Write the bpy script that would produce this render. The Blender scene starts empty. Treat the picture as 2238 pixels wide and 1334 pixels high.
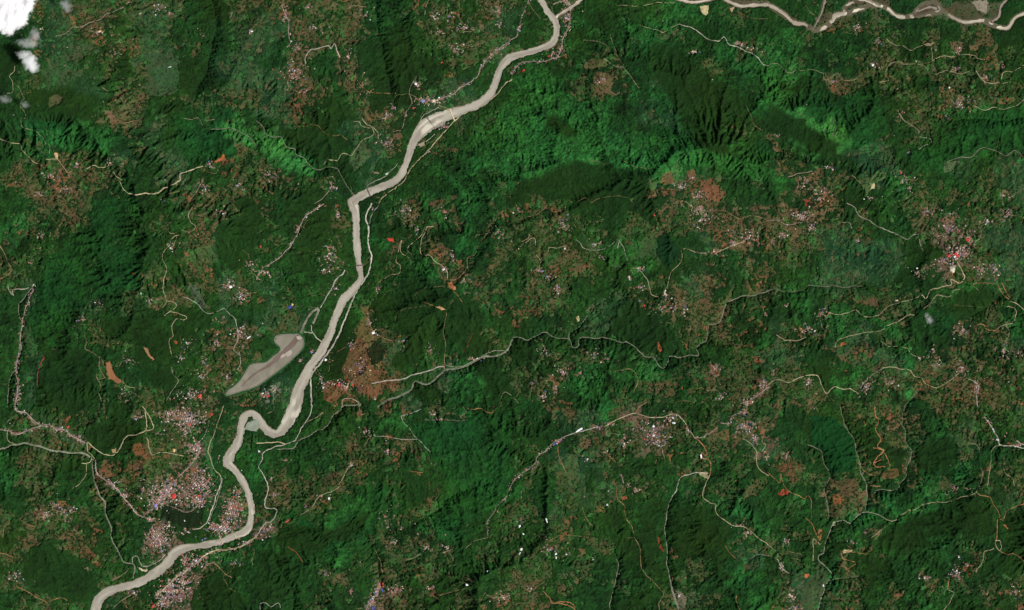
import bpy, math, random
import numpy as np
from mathutils import Vector

# ---------------------------------------------------------------- camera, light, exposure
SC = bpy.context.scene
COL = SC.collection
PXW, PXH, M = 2238, 1334, 10.0            # the photographed ground: 10 m per photo pixel
def X(px): return (px - PXW / 2) * M
def Y(py): return (PXH / 2 - py) * M
cam = bpy.data.cameras.new('camera'); camo = bpy.data.objects.new('camera', cam); COL.objects.link(camo)
CAMZ, ZMEAN = 400000.0, 560.0
camo.location = (0, 0, CAMZ)
cam.sensor_width = 36; cam.lens = 36 * (CAMZ - ZMEAN) / (PXW * M)
cam.clip_start = 50000; cam.clip_end = 700000
SC.camera = camo
SUN_EL, SUN_AZ = math.radians(47), math.radians(118)      # azimuth clockwise from north (up in the picture)
w = bpy.data.worlds.new('World'); SC.world = w; w.use_nodes = True
nt = w.node_tree
sky = nt.nodes.new('ShaderNodeTexSky'); sky.sky_type = 'NISHITA'; sky.sun_disc = False
sky.sun_elevation = SUN_EL; sky.sun_rotation = SUN_AZ
bg = nt.nodes['Background']; bg.inputs['Strength'].default_value = 0.05
nt.links.new(sky.outputs[0], bg.inputs['Color'])
sl = bpy.data.lights.new('sun', 'SUN'); so = bpy.data.objects.new('sun', sl); COL.objects.link(so)
sl.energy = 4.6; sl.angle = math.radians(0.5); sl.color = (1.0, 0.955, 0.89)
d = Vector((math.sin(SUN_AZ) * math.cos(SUN_EL), math.cos(SUN_AZ) * math.cos(SUN_EL), math.sin(SUN_EL)))
so.rotation_euler = d.to_track_quat('Z', 'Y').to_euler(); so.location = (0, 0, 9000)
SC.view_settings.view_transform = 'Standard'; SC.view_settings.look = 'None'
SC.view_settings.exposure = 0.55; SC.view_settings.gamma = 1.0
SC.render.engine = 'CYCLES'
SC.cycles.max_bounces = 18; SC.cycles.volume_bounces = 16; SC.cycles.diffuse_bounces = 2
SC.cycles.volume_step_rate = 0.6; SC.cycles.volume_max_steps = 256

# ---------------------------------------------------------------- data traced in map tiles
# a tile is 560 x 445 photo pixels seen at three times its size; coordinates below are tile coordinates
ORG = {1: (0, 0), 2: (560, 0), 3: (1120, 0), 4: (1678, 0), 5: (0, 445), 6: (560, 445), 7: (1120, 445), 8: (1678, 445),
       9: (0, 889), 10: (560, 889), 11: (1120, 889), 12: (1678, 889)}
def tp(t, x, y): return (ORG[t][0] + x / 2.998, ORG[t][1] + y / 2.998)
COVER = [  # land cover on a 56 x 33 grid; L is grass painted sunlit
"FFMOMOMOMMFDMB"+"BBMMMBFFFMMFBM"+"MFMFFFFFGGFFMF"+"DFFFOOFFMOMMFF",
"FFMOBBMOOMFFOM"+"OBBMMBFFFMMMOO"+"FFMGDFGGGFFFFF"+"FFFMMMMFFFMFFD",
"DFMOOMBOOOMFFO"+"OFBMMMFDFFMMMO"+"FFMFFFFFMFFGMM"+"GGMFFMMFMFBBMD",  # leftmost D, here and one row down: a cloud's shadow painted as cover
"DFFOFMDMOOFFOO"+"OFBFFBMDDFMMFF"+"MGFGMMFFDFMMGG"+"GGGFFMMMMMMMMM",
"FFMOOFMMOOFFOO"+"OOBMFBDDDMOFFF"+"GGGMBBFDODFGFG"+"GDFBMFMMFMMMMF",
"FFMDDMBBMFMMMM"+"OORMDFBBMFOOFF"+"GTFGGMGFGMDDDT"+"GFFDTTFMMMMMMM",
"FFTDDMBBFDFFTM"+"FOMDDFOBFDFFFG"+"TTFTGFFOOFDDMD"+"FLTTTTFMMMFGTT",
"FGTTGGFMOFTTLL"+"LFDDDOOBMFMGGG"+"TTDTTGFFTTDDFM"+"MDLLTTMFMFTGGT",
"FMGMMMOFOOTTRM"+"MLGDDFOFDFFGGG"+"TTTGLFGLLTTGGT"+"BMFDOOOFTTOOFO",
"MBMBMBMFOOFMMM"+"BMGFDFOFFFGFFG"+"TDDDDDDGOBOFTG"+"GBBMFOGMMFFMMO",
"FMBBMBFFFFOMMB"+"MBMMFFFFFFFGTM"+"DDDDDDDRBRBBFF"+"FBBBDFGMMMMMMO",
"FFMBMTGFFFMBMD"+"MFDDMFFMBGBGFM"+"MBMFFFMDBMBBBB"+"BBBMFMFMBFMMMM",
"GMFMFTFFMFMBBD"+"MMDDMFFDFMFGFM"+"MMMMFMFMBMBBBM"+"MBMOOMFFMVMMOO",
"BMFMTTTFFMMBOD"+"MFDFMFGBFMBFMM"+"MFMFOGOODFOBBM"+"MBMODFOMDVVMOO",
"MFFGTTTMMFBMFF"+"FFDFMFDMFGBMMM"+"FMBBMFGFDDMFMB"+"MMFOOOODDVMMOO",
"MOOTTTFMMBMMOM"+"OFFFFFFMFDMBMM"+"FMMFFDMMDOBFMM"+"MFOOOFMMMFGFFO",
"FOFTFOFMMMMFOF"+"OMFFFGMFDDDFMF"+"RMMFFOMMBMBMFM"+"FGFMMBMMFFDDMF",
"FOTTFMMDFFDFBB"+"OMOFFDBMDDDFDF"+"DFMFODDDDMMBMM"+"OMMGFGGFFTBMBG",
"FOFTFMMDDDDMBB"+"FFFFDDBODDFDDM"+"DFFFFFDDDMMFMG"+"MMFBOMFGFDBMMO",
"FOFRFFFDDFFMBM"+"FFFFDDRODFMDDM"+"FMFMMGFMFMFFMM"+"OOFDBOOGMBMMMM",
"FOFRDFMFDDFBMB"+"OOFFDMRRMFOGDD"+"MMBGGFGGMFMBMB"+"MMMDGMMMMMBBBM",
"FOFDDFMMMDMBBM"+"MOFFMRRRODFGDD"+"MMBFGMFMBFMMBM"+"FMBMMMMLMBMBMM",
"MMFMMFDFMBMFFF"+"FFFFFFFGDMMFTF"+"TFOOGMVMMMFMMB"+"BMDFMMMBFMMMMO",
"FMOOMDDDMMMFMF"+"FFFFFBFFMOFTTG"+"TFFMVMVVVMMBOV"+"FFDDMFBMFGOMFM",
"FBMMFFFBMMMVFG"+"FFFFMMMBMGTTTF"+"DFOMBMMVMMMMMO"+"MMFDDMDOFFMFFM",
"GMMFDRMRMVVFFG"+"MBFMBMFMFMFTTT"+"FMOOOMFFFFMFMM"+"MRMDMMDBFFGFMM",
"FMMFFFMMMVVFMF"+"FBMMMTTFDRFTTT"+"MFMOFOMMFOFMFM"+"MFFBBFFFGMFFMM",
"MBMMMFFFMVVFVM"+"MMFMTGTFDMTTTM"+"MFOMMMFDFFFFGF"+"FFFMBMGGGFDDFO",
"MMMBMFMFVDDFVV"+"VMTTGTMMMGTFFM"+"MMFMFDFDFGFFMG"+"FMFMGGFDDDDFFM",
"DBDMRMFFVVFFGF"+"FFDDTFMMMMMFMF"+"FMMFMFDDFMFGMF"+"MFMFGBFDDGFFFD",
"MMGMMFFFFMFGMF"+"DDFFGMFMMMMFFM"+"MMFMFFFDFFMDFO"+"MFFDMDDFFFMMDD",
"MOOFFFMFFFVMDF"+"DDFMBBFMFMFMFM"+"BMMMFFFFFMFDGF"+"MOOGMFFFFMMFMM",
"FMMMFFOMMVVDFF"+"FFFMFMVBMFFMMM"+"MBMFFDDFMOMFFG"+"MVOMMMMMGFFFMM"]

# main river: tile, then x y width
RIVER = """3 180 -30 38 185 0 38 200 20 38 225 70 38 262 115 40 285 150 38 290 200 36 280 250 38 250 290 40 180 320 42 100 345 44 0 372 44
2 1635 405 48 1600 450 48 1575 520 46 1545 600 46 1500 650 50 1440 690 52 1370 715 54 1300 740 60 1250 757 74 1180 790 92 1120 822 92 1080 860 88 1045 905 62 1018 960 48 1000 1020 46 975 1090 46 945 1150 48 900 1193 50 830 1223 50 740 1260 50 690 1283 52 630 1322 62
6 632 0 62 640 25 60 650 60 48 655 150 42 655 220 44 662 300 46 670 380 40 680 440 36 684 490 34 655 540 46 612 590 58 570 635 58 540 700 48 510 770 46 490 840 46 455 910 48 420 980 54 380 1030 54 340 1090 58 310 1160 68 280 1220 74 255 1330 84
10 225 60 80 195 120 72 160 165 56 120 180 48 75 160 56 30 110 58 -10 55 46
9 1640 44 44 1600 70 48 1583 130 52 1570 200 50 1545 260 54 1510 310 58 1495 370 62 1520 400 44 1555 440 44 1600 510 44 1625 570 42 1645 650 40 1645 720 42 1630 790 46 1590 830 46 1530 852 42 1450 885 42 1380 900 38 1300 915 36 1220 927 48 1150 955 58 1110 1010 60 1060 1060 58 990 1110 58 920 1150 52 840 1175 46 760 1195 46 700 1220 58 650 1262 66 622 1340 66 610 1420 66"""
BRAIDS = """3 1060 -12 15 1150 12 16 1200 15 16 1280 2 15 1330 -14 15
3 1370 -14 16 1450 25 18 1500 40 18 1560 35 19 1679 30 20
4 0 28 19 60 60 19 120 100 21 150 132 18 190 155 26 240 158 18 290 193 17 320 200 15 370 182 21 420 140 26 470 100 21 530 85 20 600 60 20 680 35 21 740 40 21 790 60 23 830 95 20 880 112 20 950 108 20 1050 95 18 1130 75 21 1160 80 17 1220 118 18 1290 145 18 1360 140 20 1420 135 21 1470 165 20 1540 185 21 1580 178 20 1620 120 15 1679 90 17 1760 70 18
4 500 85 14 510 45 18 560 15 16 640 4 16 690 30 16
4 420 140 12 440 100 22 500 85 20
4 600 -14 12 660 0 12 740 38 14
4 950 104 12 985 58 14 1030 25 14 1100 20 14 1140 70 14
4 985 75 8 1060 48 12 1110 60 20
4 380 -12 10 355 80 10 340 110 8 305 180 7
4 1580 -12 10 1530 40 12 1515 108 12 1470 142 20
3 460 -12 20 400 38 18 340 76 18 300 102 16 280 128 18"""

# roads, tracks, streets and streams: tile, colour, width; x y ... (/ starts the next stretch)
# c cream road, w pale grey road, p pinkish village street, t tan track, o orange earth track, e red earth scar, g stream, k canal
LINES = """1c4 0 915 40 930 90 942 130 948 145 985 180 1020 210 1050 235 1066 270 1072/100 435 95 470 68 500 85 540 85 600 50 612
1c3 120 560 140 600 160 655/130 690 160 730 170 770 145 785 150 830 175 848 230 862 280 900 305 940 328 958 322 1010
1c4 300 1048 370 1045 410 1090 440 1130 470 1120/560 1112 610 1085 650 1100 705 1090 715 1070/745 1125 770 1160 800 1180/785 1190 815 1250 840 1275
1c7 840 1275 910 1280 960 1270 1030 1268 1070 1240 1110 1225 1150 1205 1180 1180 1185 1140 1250 1120 1330 1090
1p4 370 245 430 220 480 185 530 185 590 155 660 130 690 95 740 85 820 50
1t3 800 810 860 795 910 785/1050 1300 1110 1270 1200 1250 1225 1220/670 570 710 600/745 590 780 620 815 680/890 730 930 690 970 705
1c3 1210 775 1250 785 1300 775 1330 820/1350 790 1420 775/1335 1170 1300 1240 1260 1290 1245 1334
1g5 1380 850 1450 848 1510 840 1570 865 1620 890 1660 930 1679 960
2w6 325 415 320 380 355 330 400 320 470 298 490 318 512 285 530 330 550 378
2p5 165 40 195 100 215 150 215 240 225 275 200 310
2g5 0 795 40 830 65 880 110 900 160 900 200 960 250 975 260 1010 310 1035 350 1085 400 1112 440 1105 480 1095 530 1110 550 1140 570 1180 610 1240 650 1290
2c4 440 1080 470 1050 530 1055 560 1005 620 1015 660 970 700 920 750 895 770 870 750 830 720 820 690 775/635 795 670 800 690 830 740 840/760 830 790 860 805 910
2o3 180 800 250 805 290 835 360 815 410 825 450 880 510 890 550 885 600 918/230 580 280 620 250 680 300 690/650 480 660 520 700 580 760 605 890 615/235 640 260 700
2p4 955 850 985 730 1020 680 1005 600 1030 540 1045 500/380 1334 440 1290 490 1230 480 1180
2w4 1020 890 1050 830 1090 760 1130 735 1200 700/1040 960 1110 930 1170 880
2c6 1679 520 1640 545 1600 590 1560 640 1500 690 1420 720 1340 755 1300 795 1250 850 1190 910 1130 980 1060 1050 1010 1110 970 1180 930 1215 860 1265 830 1290 800 1334
2p6 1160 670 1230 640 1300 610 1330 580 1400 540 1450 505 1470 450 1500 405 1540 360 1600 310 1679 250
2w5 725 1218 780 1185 850 1155 900 1110 925 1075
2c3 1110 110 1110 60 1130 0/1200 690 1270 715/900 860 950 855/600 60 640 35 720 45
3p5 0 250 30 235 45 180 70 100 95 40 105 0
3p6 0 495 20 450 60 415 110 408 180 405 250 390 300 360 325 310 335 250 360 200 375 140 380 78/380 45 378 30 350 0/270 30 320 10 375 30
3c3 690 35 770 40 850 40 950 20 1060 15/830 165 880 180 950 200 990 210 1040 180 1090 160
3w5 1090 160 1140 175 1190 188 1230 215 1280 255 1350 268 1385 245 1420 290 1480 310 1530 335 1600 370 1640 420 1679 432
3c3 600 380 640 420 690 440 740 450 790 530 830 580/460 265 540 270 600 290 630 320/640 230 660 290 690 370
3t3 350 1325 430 1320 475 1300 520 1325 570 1300 630 1288 700 1290 760 1300 800 1334/1490 90 1540 110 1600 125 1679 125/720 1050 780 1085 860 1108 920 1108/1530 690 1560 760 1580 820 1640 860/100 10 180 120 230 130/1460 1290 1440 1334/490 1045 560 1060 610 1085
4c3 0 432 60 420 110 460 140 480 200 465 290 460 360 480 375 520 420 505 460 485 490 520 560 525 600 495
4c3 770 245 830 290 890 300 930 330 960 320 1010 300 1060 290 1080 340 1080 395 1110 385 1150 370 1220 370 1290 355 1350 360 1380 385 1440 390
4c3 730 540 790 525 775 490 790 430 840 408 900 420 960 418 1020 430 1055 460/1090 490 1140 475 1170 460 1220 470 1270 485 1340 460/1590 540 1540 550
4c4 1679 425 1640 450 1600 470 1540 480 1530 530 1490 548 1430 540 1390 500 1370 460
4c4 1679 655 1640 690 1600 705 1540 718 1490 705 1420 720 1350 690
4w3 850 720 890 780 950 830 990 860 990 890 1060 910 1070 940 1030 950 980 990
4t3 860 1040 870 1100/990 1240 1020 1290 1030 1334/1520 900 1500 990/550 1150 620 1220 625 1280/480 1290 500 1330/110 400 150 410/160 245 195 290/1180 600 1190 640 1160 670/240 30 280 80 310 100/1680 1230 1600 1290
4p4 1150 1080 1200 1050 1280 1030 1330 1030 1380 985 1430 970 1500 990 1560 1020 1620 990 1679 1040/130 1160 200 1140 290 1120
5t5 0 280 30 340 55 390 75 435 50 465 0 500
5w5 50 530 60 570 90 600 80 570 110 560 160 560 185 550
5g5 240 510 200 560 165 610 125 660 120 720 140 780 130 850 135 920 115 1000 100 1080 65 1140 55 1200 50 1334
5p6 215 570 180 650 155 740 140 800 130 870 135 950 110 1040 105 1120 115 1200 100 1334
5c4 1270 10 1240 60 1250 120 1280 150 1250 185 1190 180/1180 205 1135 220 1110 270 1070 320 1065 370 1090 430 1075 500 1070 560 1090 620 1085 660 1060 680
5c4 1090 640 1130 645 1155 670 1130 700 1080 735 1120 715 1170 725 1220 745 1205 765 1150 760 1125 810 1130 870 1108 895 1115 950 1128 1000
5w4 1200 608 1250 630 1290 660 1330 700 1380 720 1430 705 1470 690 1520 740 1550 790 1560 870 1535 950 1570 1000 1575 1060 1550 1090
5t4 555 865 570 900 560 950 590 970 640 1000 655 1020 650 1070 680 1130 690 1145 640 1150 635 1115 640 1150 660 1200 650 1250 665 1300
5t2 490 800 540 835/600 790 610 850 660 890/730 320 680 330 620 370 590 420/200 270 220 295 270 300/310 960 380 955/600 540 600 620/490 800 580 800 600 850 640 880
5w3 1120 1060 1135 1120 1165 1165 1130 1220 1090 1290
5c3 800 1170 830 1195 880 1210
5e6 290 1010 260 1060/270 1050 245 1110 245 1200
6w9 755 0 720 80 735 160 730 240 745 300 755 380 735 460 700 520
6w10 700 520 660 570 625 650 590 730 560 810 530 880 500 940 450 1000 410 1060 365 1120 355 1170 360 1260 365 1334
6w4 810 0 765 60 745 120 740 170
6w7 580 435 570 460 530 490 510 520 500 550 450 630 420 680
6k14 415 690 400 730 370 790
6w6 360 800 365 840 395 880 430 912/365 850 310 845
6k14 410 685 350 730 320 790 290 850
6p6 440 0 380 45 320 90 290 150 270 210 230 280 170 340 110 385 50 420 0 500
6t2 230 335 320 320 420 315/1160 515 1100 560 1050 590 1040 630/910 780 920 740 960 695 1050 680 1160 670/1160 550 1240 540
6c4 800 520 850 490 880 470 940 460 945 410 915 380 935 310 955 240 950 330 990 350 1020 385
6c4 1165 145 1110 160 1080 210 1040 245 990 300 1020 340/1165 148 1125 155 1105 190 1080 250 1080 330 1130 340 1170 380 1215 410 1250 450 1255 490
6t4 1270 500 1320 490 1380 425 1385 360 1440 325 1460 270 1500 210 1530 170/1250 720 1230 820 1235 900 1240 970/1235 980 1230 1090/800 860 850 885 885 905 905 935
6g11 1679 890 1640 970 1560 1000 1480 1010 1400 1050 1330 1080 1240 1090 1210 1120 1120 1185 1040 1170 1010 1220 940 1260 860 1285 810 1320 795 1334
6w7 760 1180 850 1165 950 1155 1030 1125 1120 1100 1190 1075 1230 1070
6w4 1235 1060 1330 1070 1400 1040 1480 1000 1560 970 1630 965
6t3 620 1000 680 960 750 860 680 790/700 950 780 870
6o4 1290 575 1320 600 1350 650/1100 650 1160 670 1190 690
6e4 1420 850 1390 920 1360 970
6w4 560 1334 570 1290 630 1280 670 1310 680 1334
6c3 1600 1334 1610 1260 1640 1235 1679 1260
7c4 55 290 80 260 140 230 155 280/60 250 105 225 110 205/160 340 185 380 175 430/230 320 245 290 300 290 350 280
7o3 100 90 180 60 230 15 255 50 330 40 350 0
7w4 420 240 445 260 460 290 520 305 590 295 640 275 690 240 720 280 745 340 760 380/690 290 700 250
7c5 1110 340 1110 310 1140 300 1170 310 1220 325 1270 322
7c4 1340 320 1400 290 1450 270 1520 250/1110 330 1105 380 1060 430 1030 480 1010 560/790 460 780 430 820 430 860 470 890 510 905 560 915 600 960 615
7g6 0 880 50 880 110 895 160 870 215 845 270 875 330 890 370 890 390 940 430 938 440 890 480 875 540 885 600 875 660 895 720 910 750 905 800 940 830 970 870 1005 920 1010 950 1050 990 1080 1020 1040 1030 1005 1080 1010 1110 1010 1160 995 1220 995 1205 950 1240 920 1270 900 1285 830 1290 800 1340 790 1370 750 1385 690 1410 650 1470 625 1510 605 1560 610 1600 600 1679 570
7g5 370 890 380 850 430 815 490 740
7t4 660 1105 720 1095 760 1085 800 1105 820 1165 790 1240/950 30 930 60 955 140 910 190/820 1334 880 1300/1060 1310 1130 1295 1200 1305/0 1265 40 1310/1530 650 1500 720
7t3 1270 50 1350 45 1420 65 1490 100 1560 85 1640 100 1679 120
7p6 1679 1200 1600 1260 1520 1320
7e4 130 540 110 600 80 680
8w5 520 0 570 30 600 80 660 110 720 150 800 180 870 215 915 240 950 210 990 198
8w3 990 230 1000 280 1020 320
8g4 -10 570 60 560 110 580 170 580 240 565 270 540 330 545 400 545 430 535 490 550 560 545 620 540
8c4 400 715 450 730 510 720 580 695 620 735 670 748 730 730 790 680 870 645 950 630 1010 600
8c6 1010 600 1040 620 1070 570 1130 555 1200 530 1200 500 1260 520 1290 480 1270 440 1240 380
8c4 1265 560 1220 570 1190 610 1110 605 1070 650 1020 690/960 735 920 730 850 770 790 800 730 835 630 843 560 865 490 880 450 910 440 940
8c3 745 905 790 935 850 935 910 945 935 975 970 1000
8o5 1500 530 1540 590 1580 630/1530 520 1560 580 1590 620/1370 800 1410 790 1440 825 1490 835
8c5 1590 640 1640 660 1679 700/1490 835 1540 805 1610 780 1625 730 1610 685 1560 675
8o3 1345 525 1400 520 1490 525/1545 625 1535 660
8t4 1220 1030 1250 990 1260 940
8c4 750 1075 810 1070 870 1085 930 1095 960 1130 1010 1150 1030 1180 1090 1205 1150 1190 1210 1150 1250 1110
8c5 0 1190 30 1165 80 1160 140 1170 190 1145 260 1125 320 1130 350 1190 385 1245 430 1205 500 1215 540 1210 590 1245
8c4 60 860 100 885 130 900 200 895 250 880
8w4 1300 1140 1350 1165 1380 1200 1370 1260 1375 1334
8p4 590 1240 640 1160 720 1100 760 1075/0 115 60 110 120 140 220 130/480 125 530 130 550 165
8t2 1220 665 1300 675 1420 680/1490 630 1450 680 1430 760
8g3 890 1334 940 1280 990 1230
9g10 -10 280 40 270 80 255 150 240 200 250 260 262 330 290 400 300 450 305 540 305 590 335
9p7 0 150 60 160 100 185 180 160 250 130 310 120 370 140 420 150/100 0 110 35 170 45 210 80 250 115
9p7 430 150 450 180 500 210 560 240
9c5 50 160 45 200 60 230 90 245/570 240 575 290 600 320 620 345/600 330 585 370 530 375
9c6 575 240 620 275 680 315 740 320 780 290 800 250 830 190 890 185 950 150 960 100 950 30/955 155 990 150 1005 130 980 70 950 20 930 0
9g8 610 345 605 400 615 470 640 560 685 630 695 720 730 800 730 860 765 940 800 1010 830 1030 870 1035 880 1070 870 1130
9p7 625 350 635 440 690 480 770 545 820 610 860 650 890 700 940 720
9c4 960 200 990 310 1050 300 1130 310 1200 325/570 380 560 450 520 510 480 540
9p7 940 720 1000 660 1060 590 1120 520 1170 460 1240 390 1280 340 1300 280 1280 240
9c5 1460 0 1430 90 1400 190 1365 280 1380 350 1410 420 1440 450
9w6 1440 450 1445 500 1410 600 1380 690 1350 760 1310 800 1260 805
9k5 1458 470 1430 590 1393 690 1360 765
9p4 1110 500 1160 520 1230 580 1290 620/1080 640 1160 670 1230 690 1300 640 1350 600/1300 230 1340 190 1380 90/1250 190 1240 100/940 720 1010 750/1500 650 1530 600/1370 770 1450 790 1520 810
9c9 1679 850 1620 890 1550 925 1480 940 1420 940 1350 970 1300 1010 1250 1050 1200 1090 1140 1130 1060 1210 1020 1240
9t5 1320 1080 1350 1040 1390 1025 1430 1045 1470 1090 1520 1120
9w5 865 1030 870 990 900 985 915 1020 930 1045 980 1040 1030 1020 1080 975
9c3 725 1145 790 1110 830 1080 835 1060/740 1325 780 1280 860 1230
9o4 100 1170 170 1210 260 1260 310 1285/330 1270 400 1255 440 1275/50 740 60 765 25 790 20 860/130 745 180 770 230 790/0 960 40 970 80 985
9c5 650 1334 660 1290 700 1250
9w3 940 870 940 920 965 975
10w6 365 0 340 80 290 150 260 210 260 225 180 250 110 270 50 300 40 350 15 390 40 440 70 500 75 560 55 620 60 665 120 670 135 690 100 750 60 765 30 810 0 850
10c4 330 100 390 75 440 40/640 370 600 400 570 460 540 510/550 520 490 560 420 580 380 640 350 675 300 710
10g7 690 -10 570 0 550 30 500 60 480 110 430 155 400 160 340 195 290 215 240 270 140 285
10c6 0 240 90 240 150 235 200 250
10w4 1080 20 1000 50 950 65 970 110 1010 150 1050 210 1070 225 1140 300/770 190 850 200 950 212 1050 215
10t4 150 640 200 630/160 800 175 770 230 740/740 200 710 270/830 1090 815 1020 780 940/1160 1240 1200 1270/1200 1240 1300 1210 1390 1190
10p3 1350 0 1375 40 1340 70 1365 95 1240 90 1110 90
10o4 1380 10 1420 20 1470 15 1540 45 1560 0/1000 420 1090 435
10p5 1679 500 1640 590 1580 660 1530 730 1510 780 1520 850
10e5 205 920 240 945 270 965 305 1020
10w4 30 1334 30 1290 70 1290 100 1315 145 1290 160 1334
10p7 820 1150 800 1220 740 1290 720 1334
10c3 1120 925 1075 910/1120 925 1080 960 1030 995 980 1010/1550 850 1440 880 1370 930/675 0 685 45 720 45
11p6 0 495 60 440 120 400 150 370 165 325 220 290 280 235 340 200
11w5 340 200 420 172 490 150 560 130
11c5 600 130 680 90 740 60 800 45 860 60 950 75 1020 55 1070 50 1130 100 1160 160 1190 200
11o6 1190 200 1240 240 1270 290 1265 320 1240 300 1245 340 1290 350 1300 400 1290 450
11c5 1290 450 1250 540 1250 590 1290 625 1330 640 1335 690 1390 745 1450 780 1520 790 1590 840 1640 880 1679 910
11w5 1280 440 1220 430 1150 445 1110 460 1085 510 1070 560 1045 590
11g6 1045 590 1025 650 1010 720 1000 800 1010 880 1015 960 1010 1030 1030 1100 1045 1180
11g12 1045 1180 1060 1250 1090 1334
11o4 680 530 685 600 730 650 740 720 780 780 800 830
11t4 800 860 835 930 840 1040 870 1090 920 1140 960 1190 990 1230 960 1290 960 1334/755 860 800 860
11o4 300 260 310 340 350 430/1390 910 1440 970 1480 1010/620 310 680 365/60 550 60 610/1470 1240 1465 1270 1490 1334/800 45 830 0
11p5 1190 200 1240 205 1290 180 1340 140/1360 110 1420 110 1430 70 1500 30/710 440 730 500
11c4 1510 210 1560 240 1595 290 1600 380 1640 430 1679 455/1640 240 1660 250 1640 290
11o6 200 1210 240 1250 260 1285 300 1290 340 1300 380 1310 410 1334/410 1320 380 1285 300 1280
11g5 640 1334 650 1240 680 1130 690 1060 685 1000
11t3 0 1080 40 1120 60 1170 110 1210/180 1040 150 1110 170 1150/460 650 480 720 520 780/400 280 450 330/340 845 460 850
11g4 1560 1000 1610 970 1679 980
12o4 0 435 60 490 80 500 90 440 100 500 150 560 200 580 240 600 260 580 285 620 285 720
12o5 250 735 290 770 310 820 340 880/1370 565 1400 580 1450 590 1480 640 1520 710 1505 740 1500 830 1490 900
12c5 340 905 300 870 300 930 295 1010/1490 880 1520 880 1530 920 1510 945 1490 900
12g5 475 -10 490 80 530 160 570 220 580 290 600 350 610 430 640 500 650 560 640 680
12o6 700 0 710 60 730 90 710 150 740 210 720 260 760 285 730 320 695 370 710 400 770 395/760 300 790 350 805 385/690 270 760 280/740 350 700 370
12g5 905 -10 880 60 880 120 905 160 905 230 935 280 940 340 910 400 905 460 880 490 850 545 800 550 770 540 720 545 700 570
12o4 590 370 620 410 660 440 710 455/670 515 740 520/490 950 550 940 520 910/550 950 650 965/480 960 500 1000 570 1020/490 1040 540 1080/510 1070 575 1030
12g5 260 250 310 270 350 300 370 370 400 420 400 480 370 540 385 620 400 690 400 740
12g6 850 745 790 745 700 700 630 690 580 720 540 765 500 750 430 770 400 840 375 900 370 960 340 970 340 1010 390 1060 420 1110 380 1170 360 1230 330 1334
12c4 780 740 830 750 880 710 930 680 940 690 1010 650 1090 630 1210 620 1270 590 1350 570 1380 530 1410 450 1395 400/680 860 740 810 780 780
12o4 1520 740 1545 740 1560 690 1620 655 1679 640/1520 950 1560 965 1620 965 1679 1020/1190 1130 1175 1200
12c4 1480 930 1420 955 1410 1010 1370 1060 1365 1080/1175 1200 1220 1220 1200 1270 1150 1334/1440 520 1450 440 1460 340 1480 270 1520 250
12w6 1420 70 1450 110 1480 160 1510 210 1520 250 1600 260 1679 270/1630 225 1679 250
12p3 1380 0 1430 60/110 1190 160 1200 240 1140
12c3 1550 340 1550 430 1600 470 1610 520/0 910 60 950 60 990 0 975/1310 235 1360 245 1390 290
12w4 60 1000 90 1060 140 1090
12g4 420 1150 450 1130 600 1110"""

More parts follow.
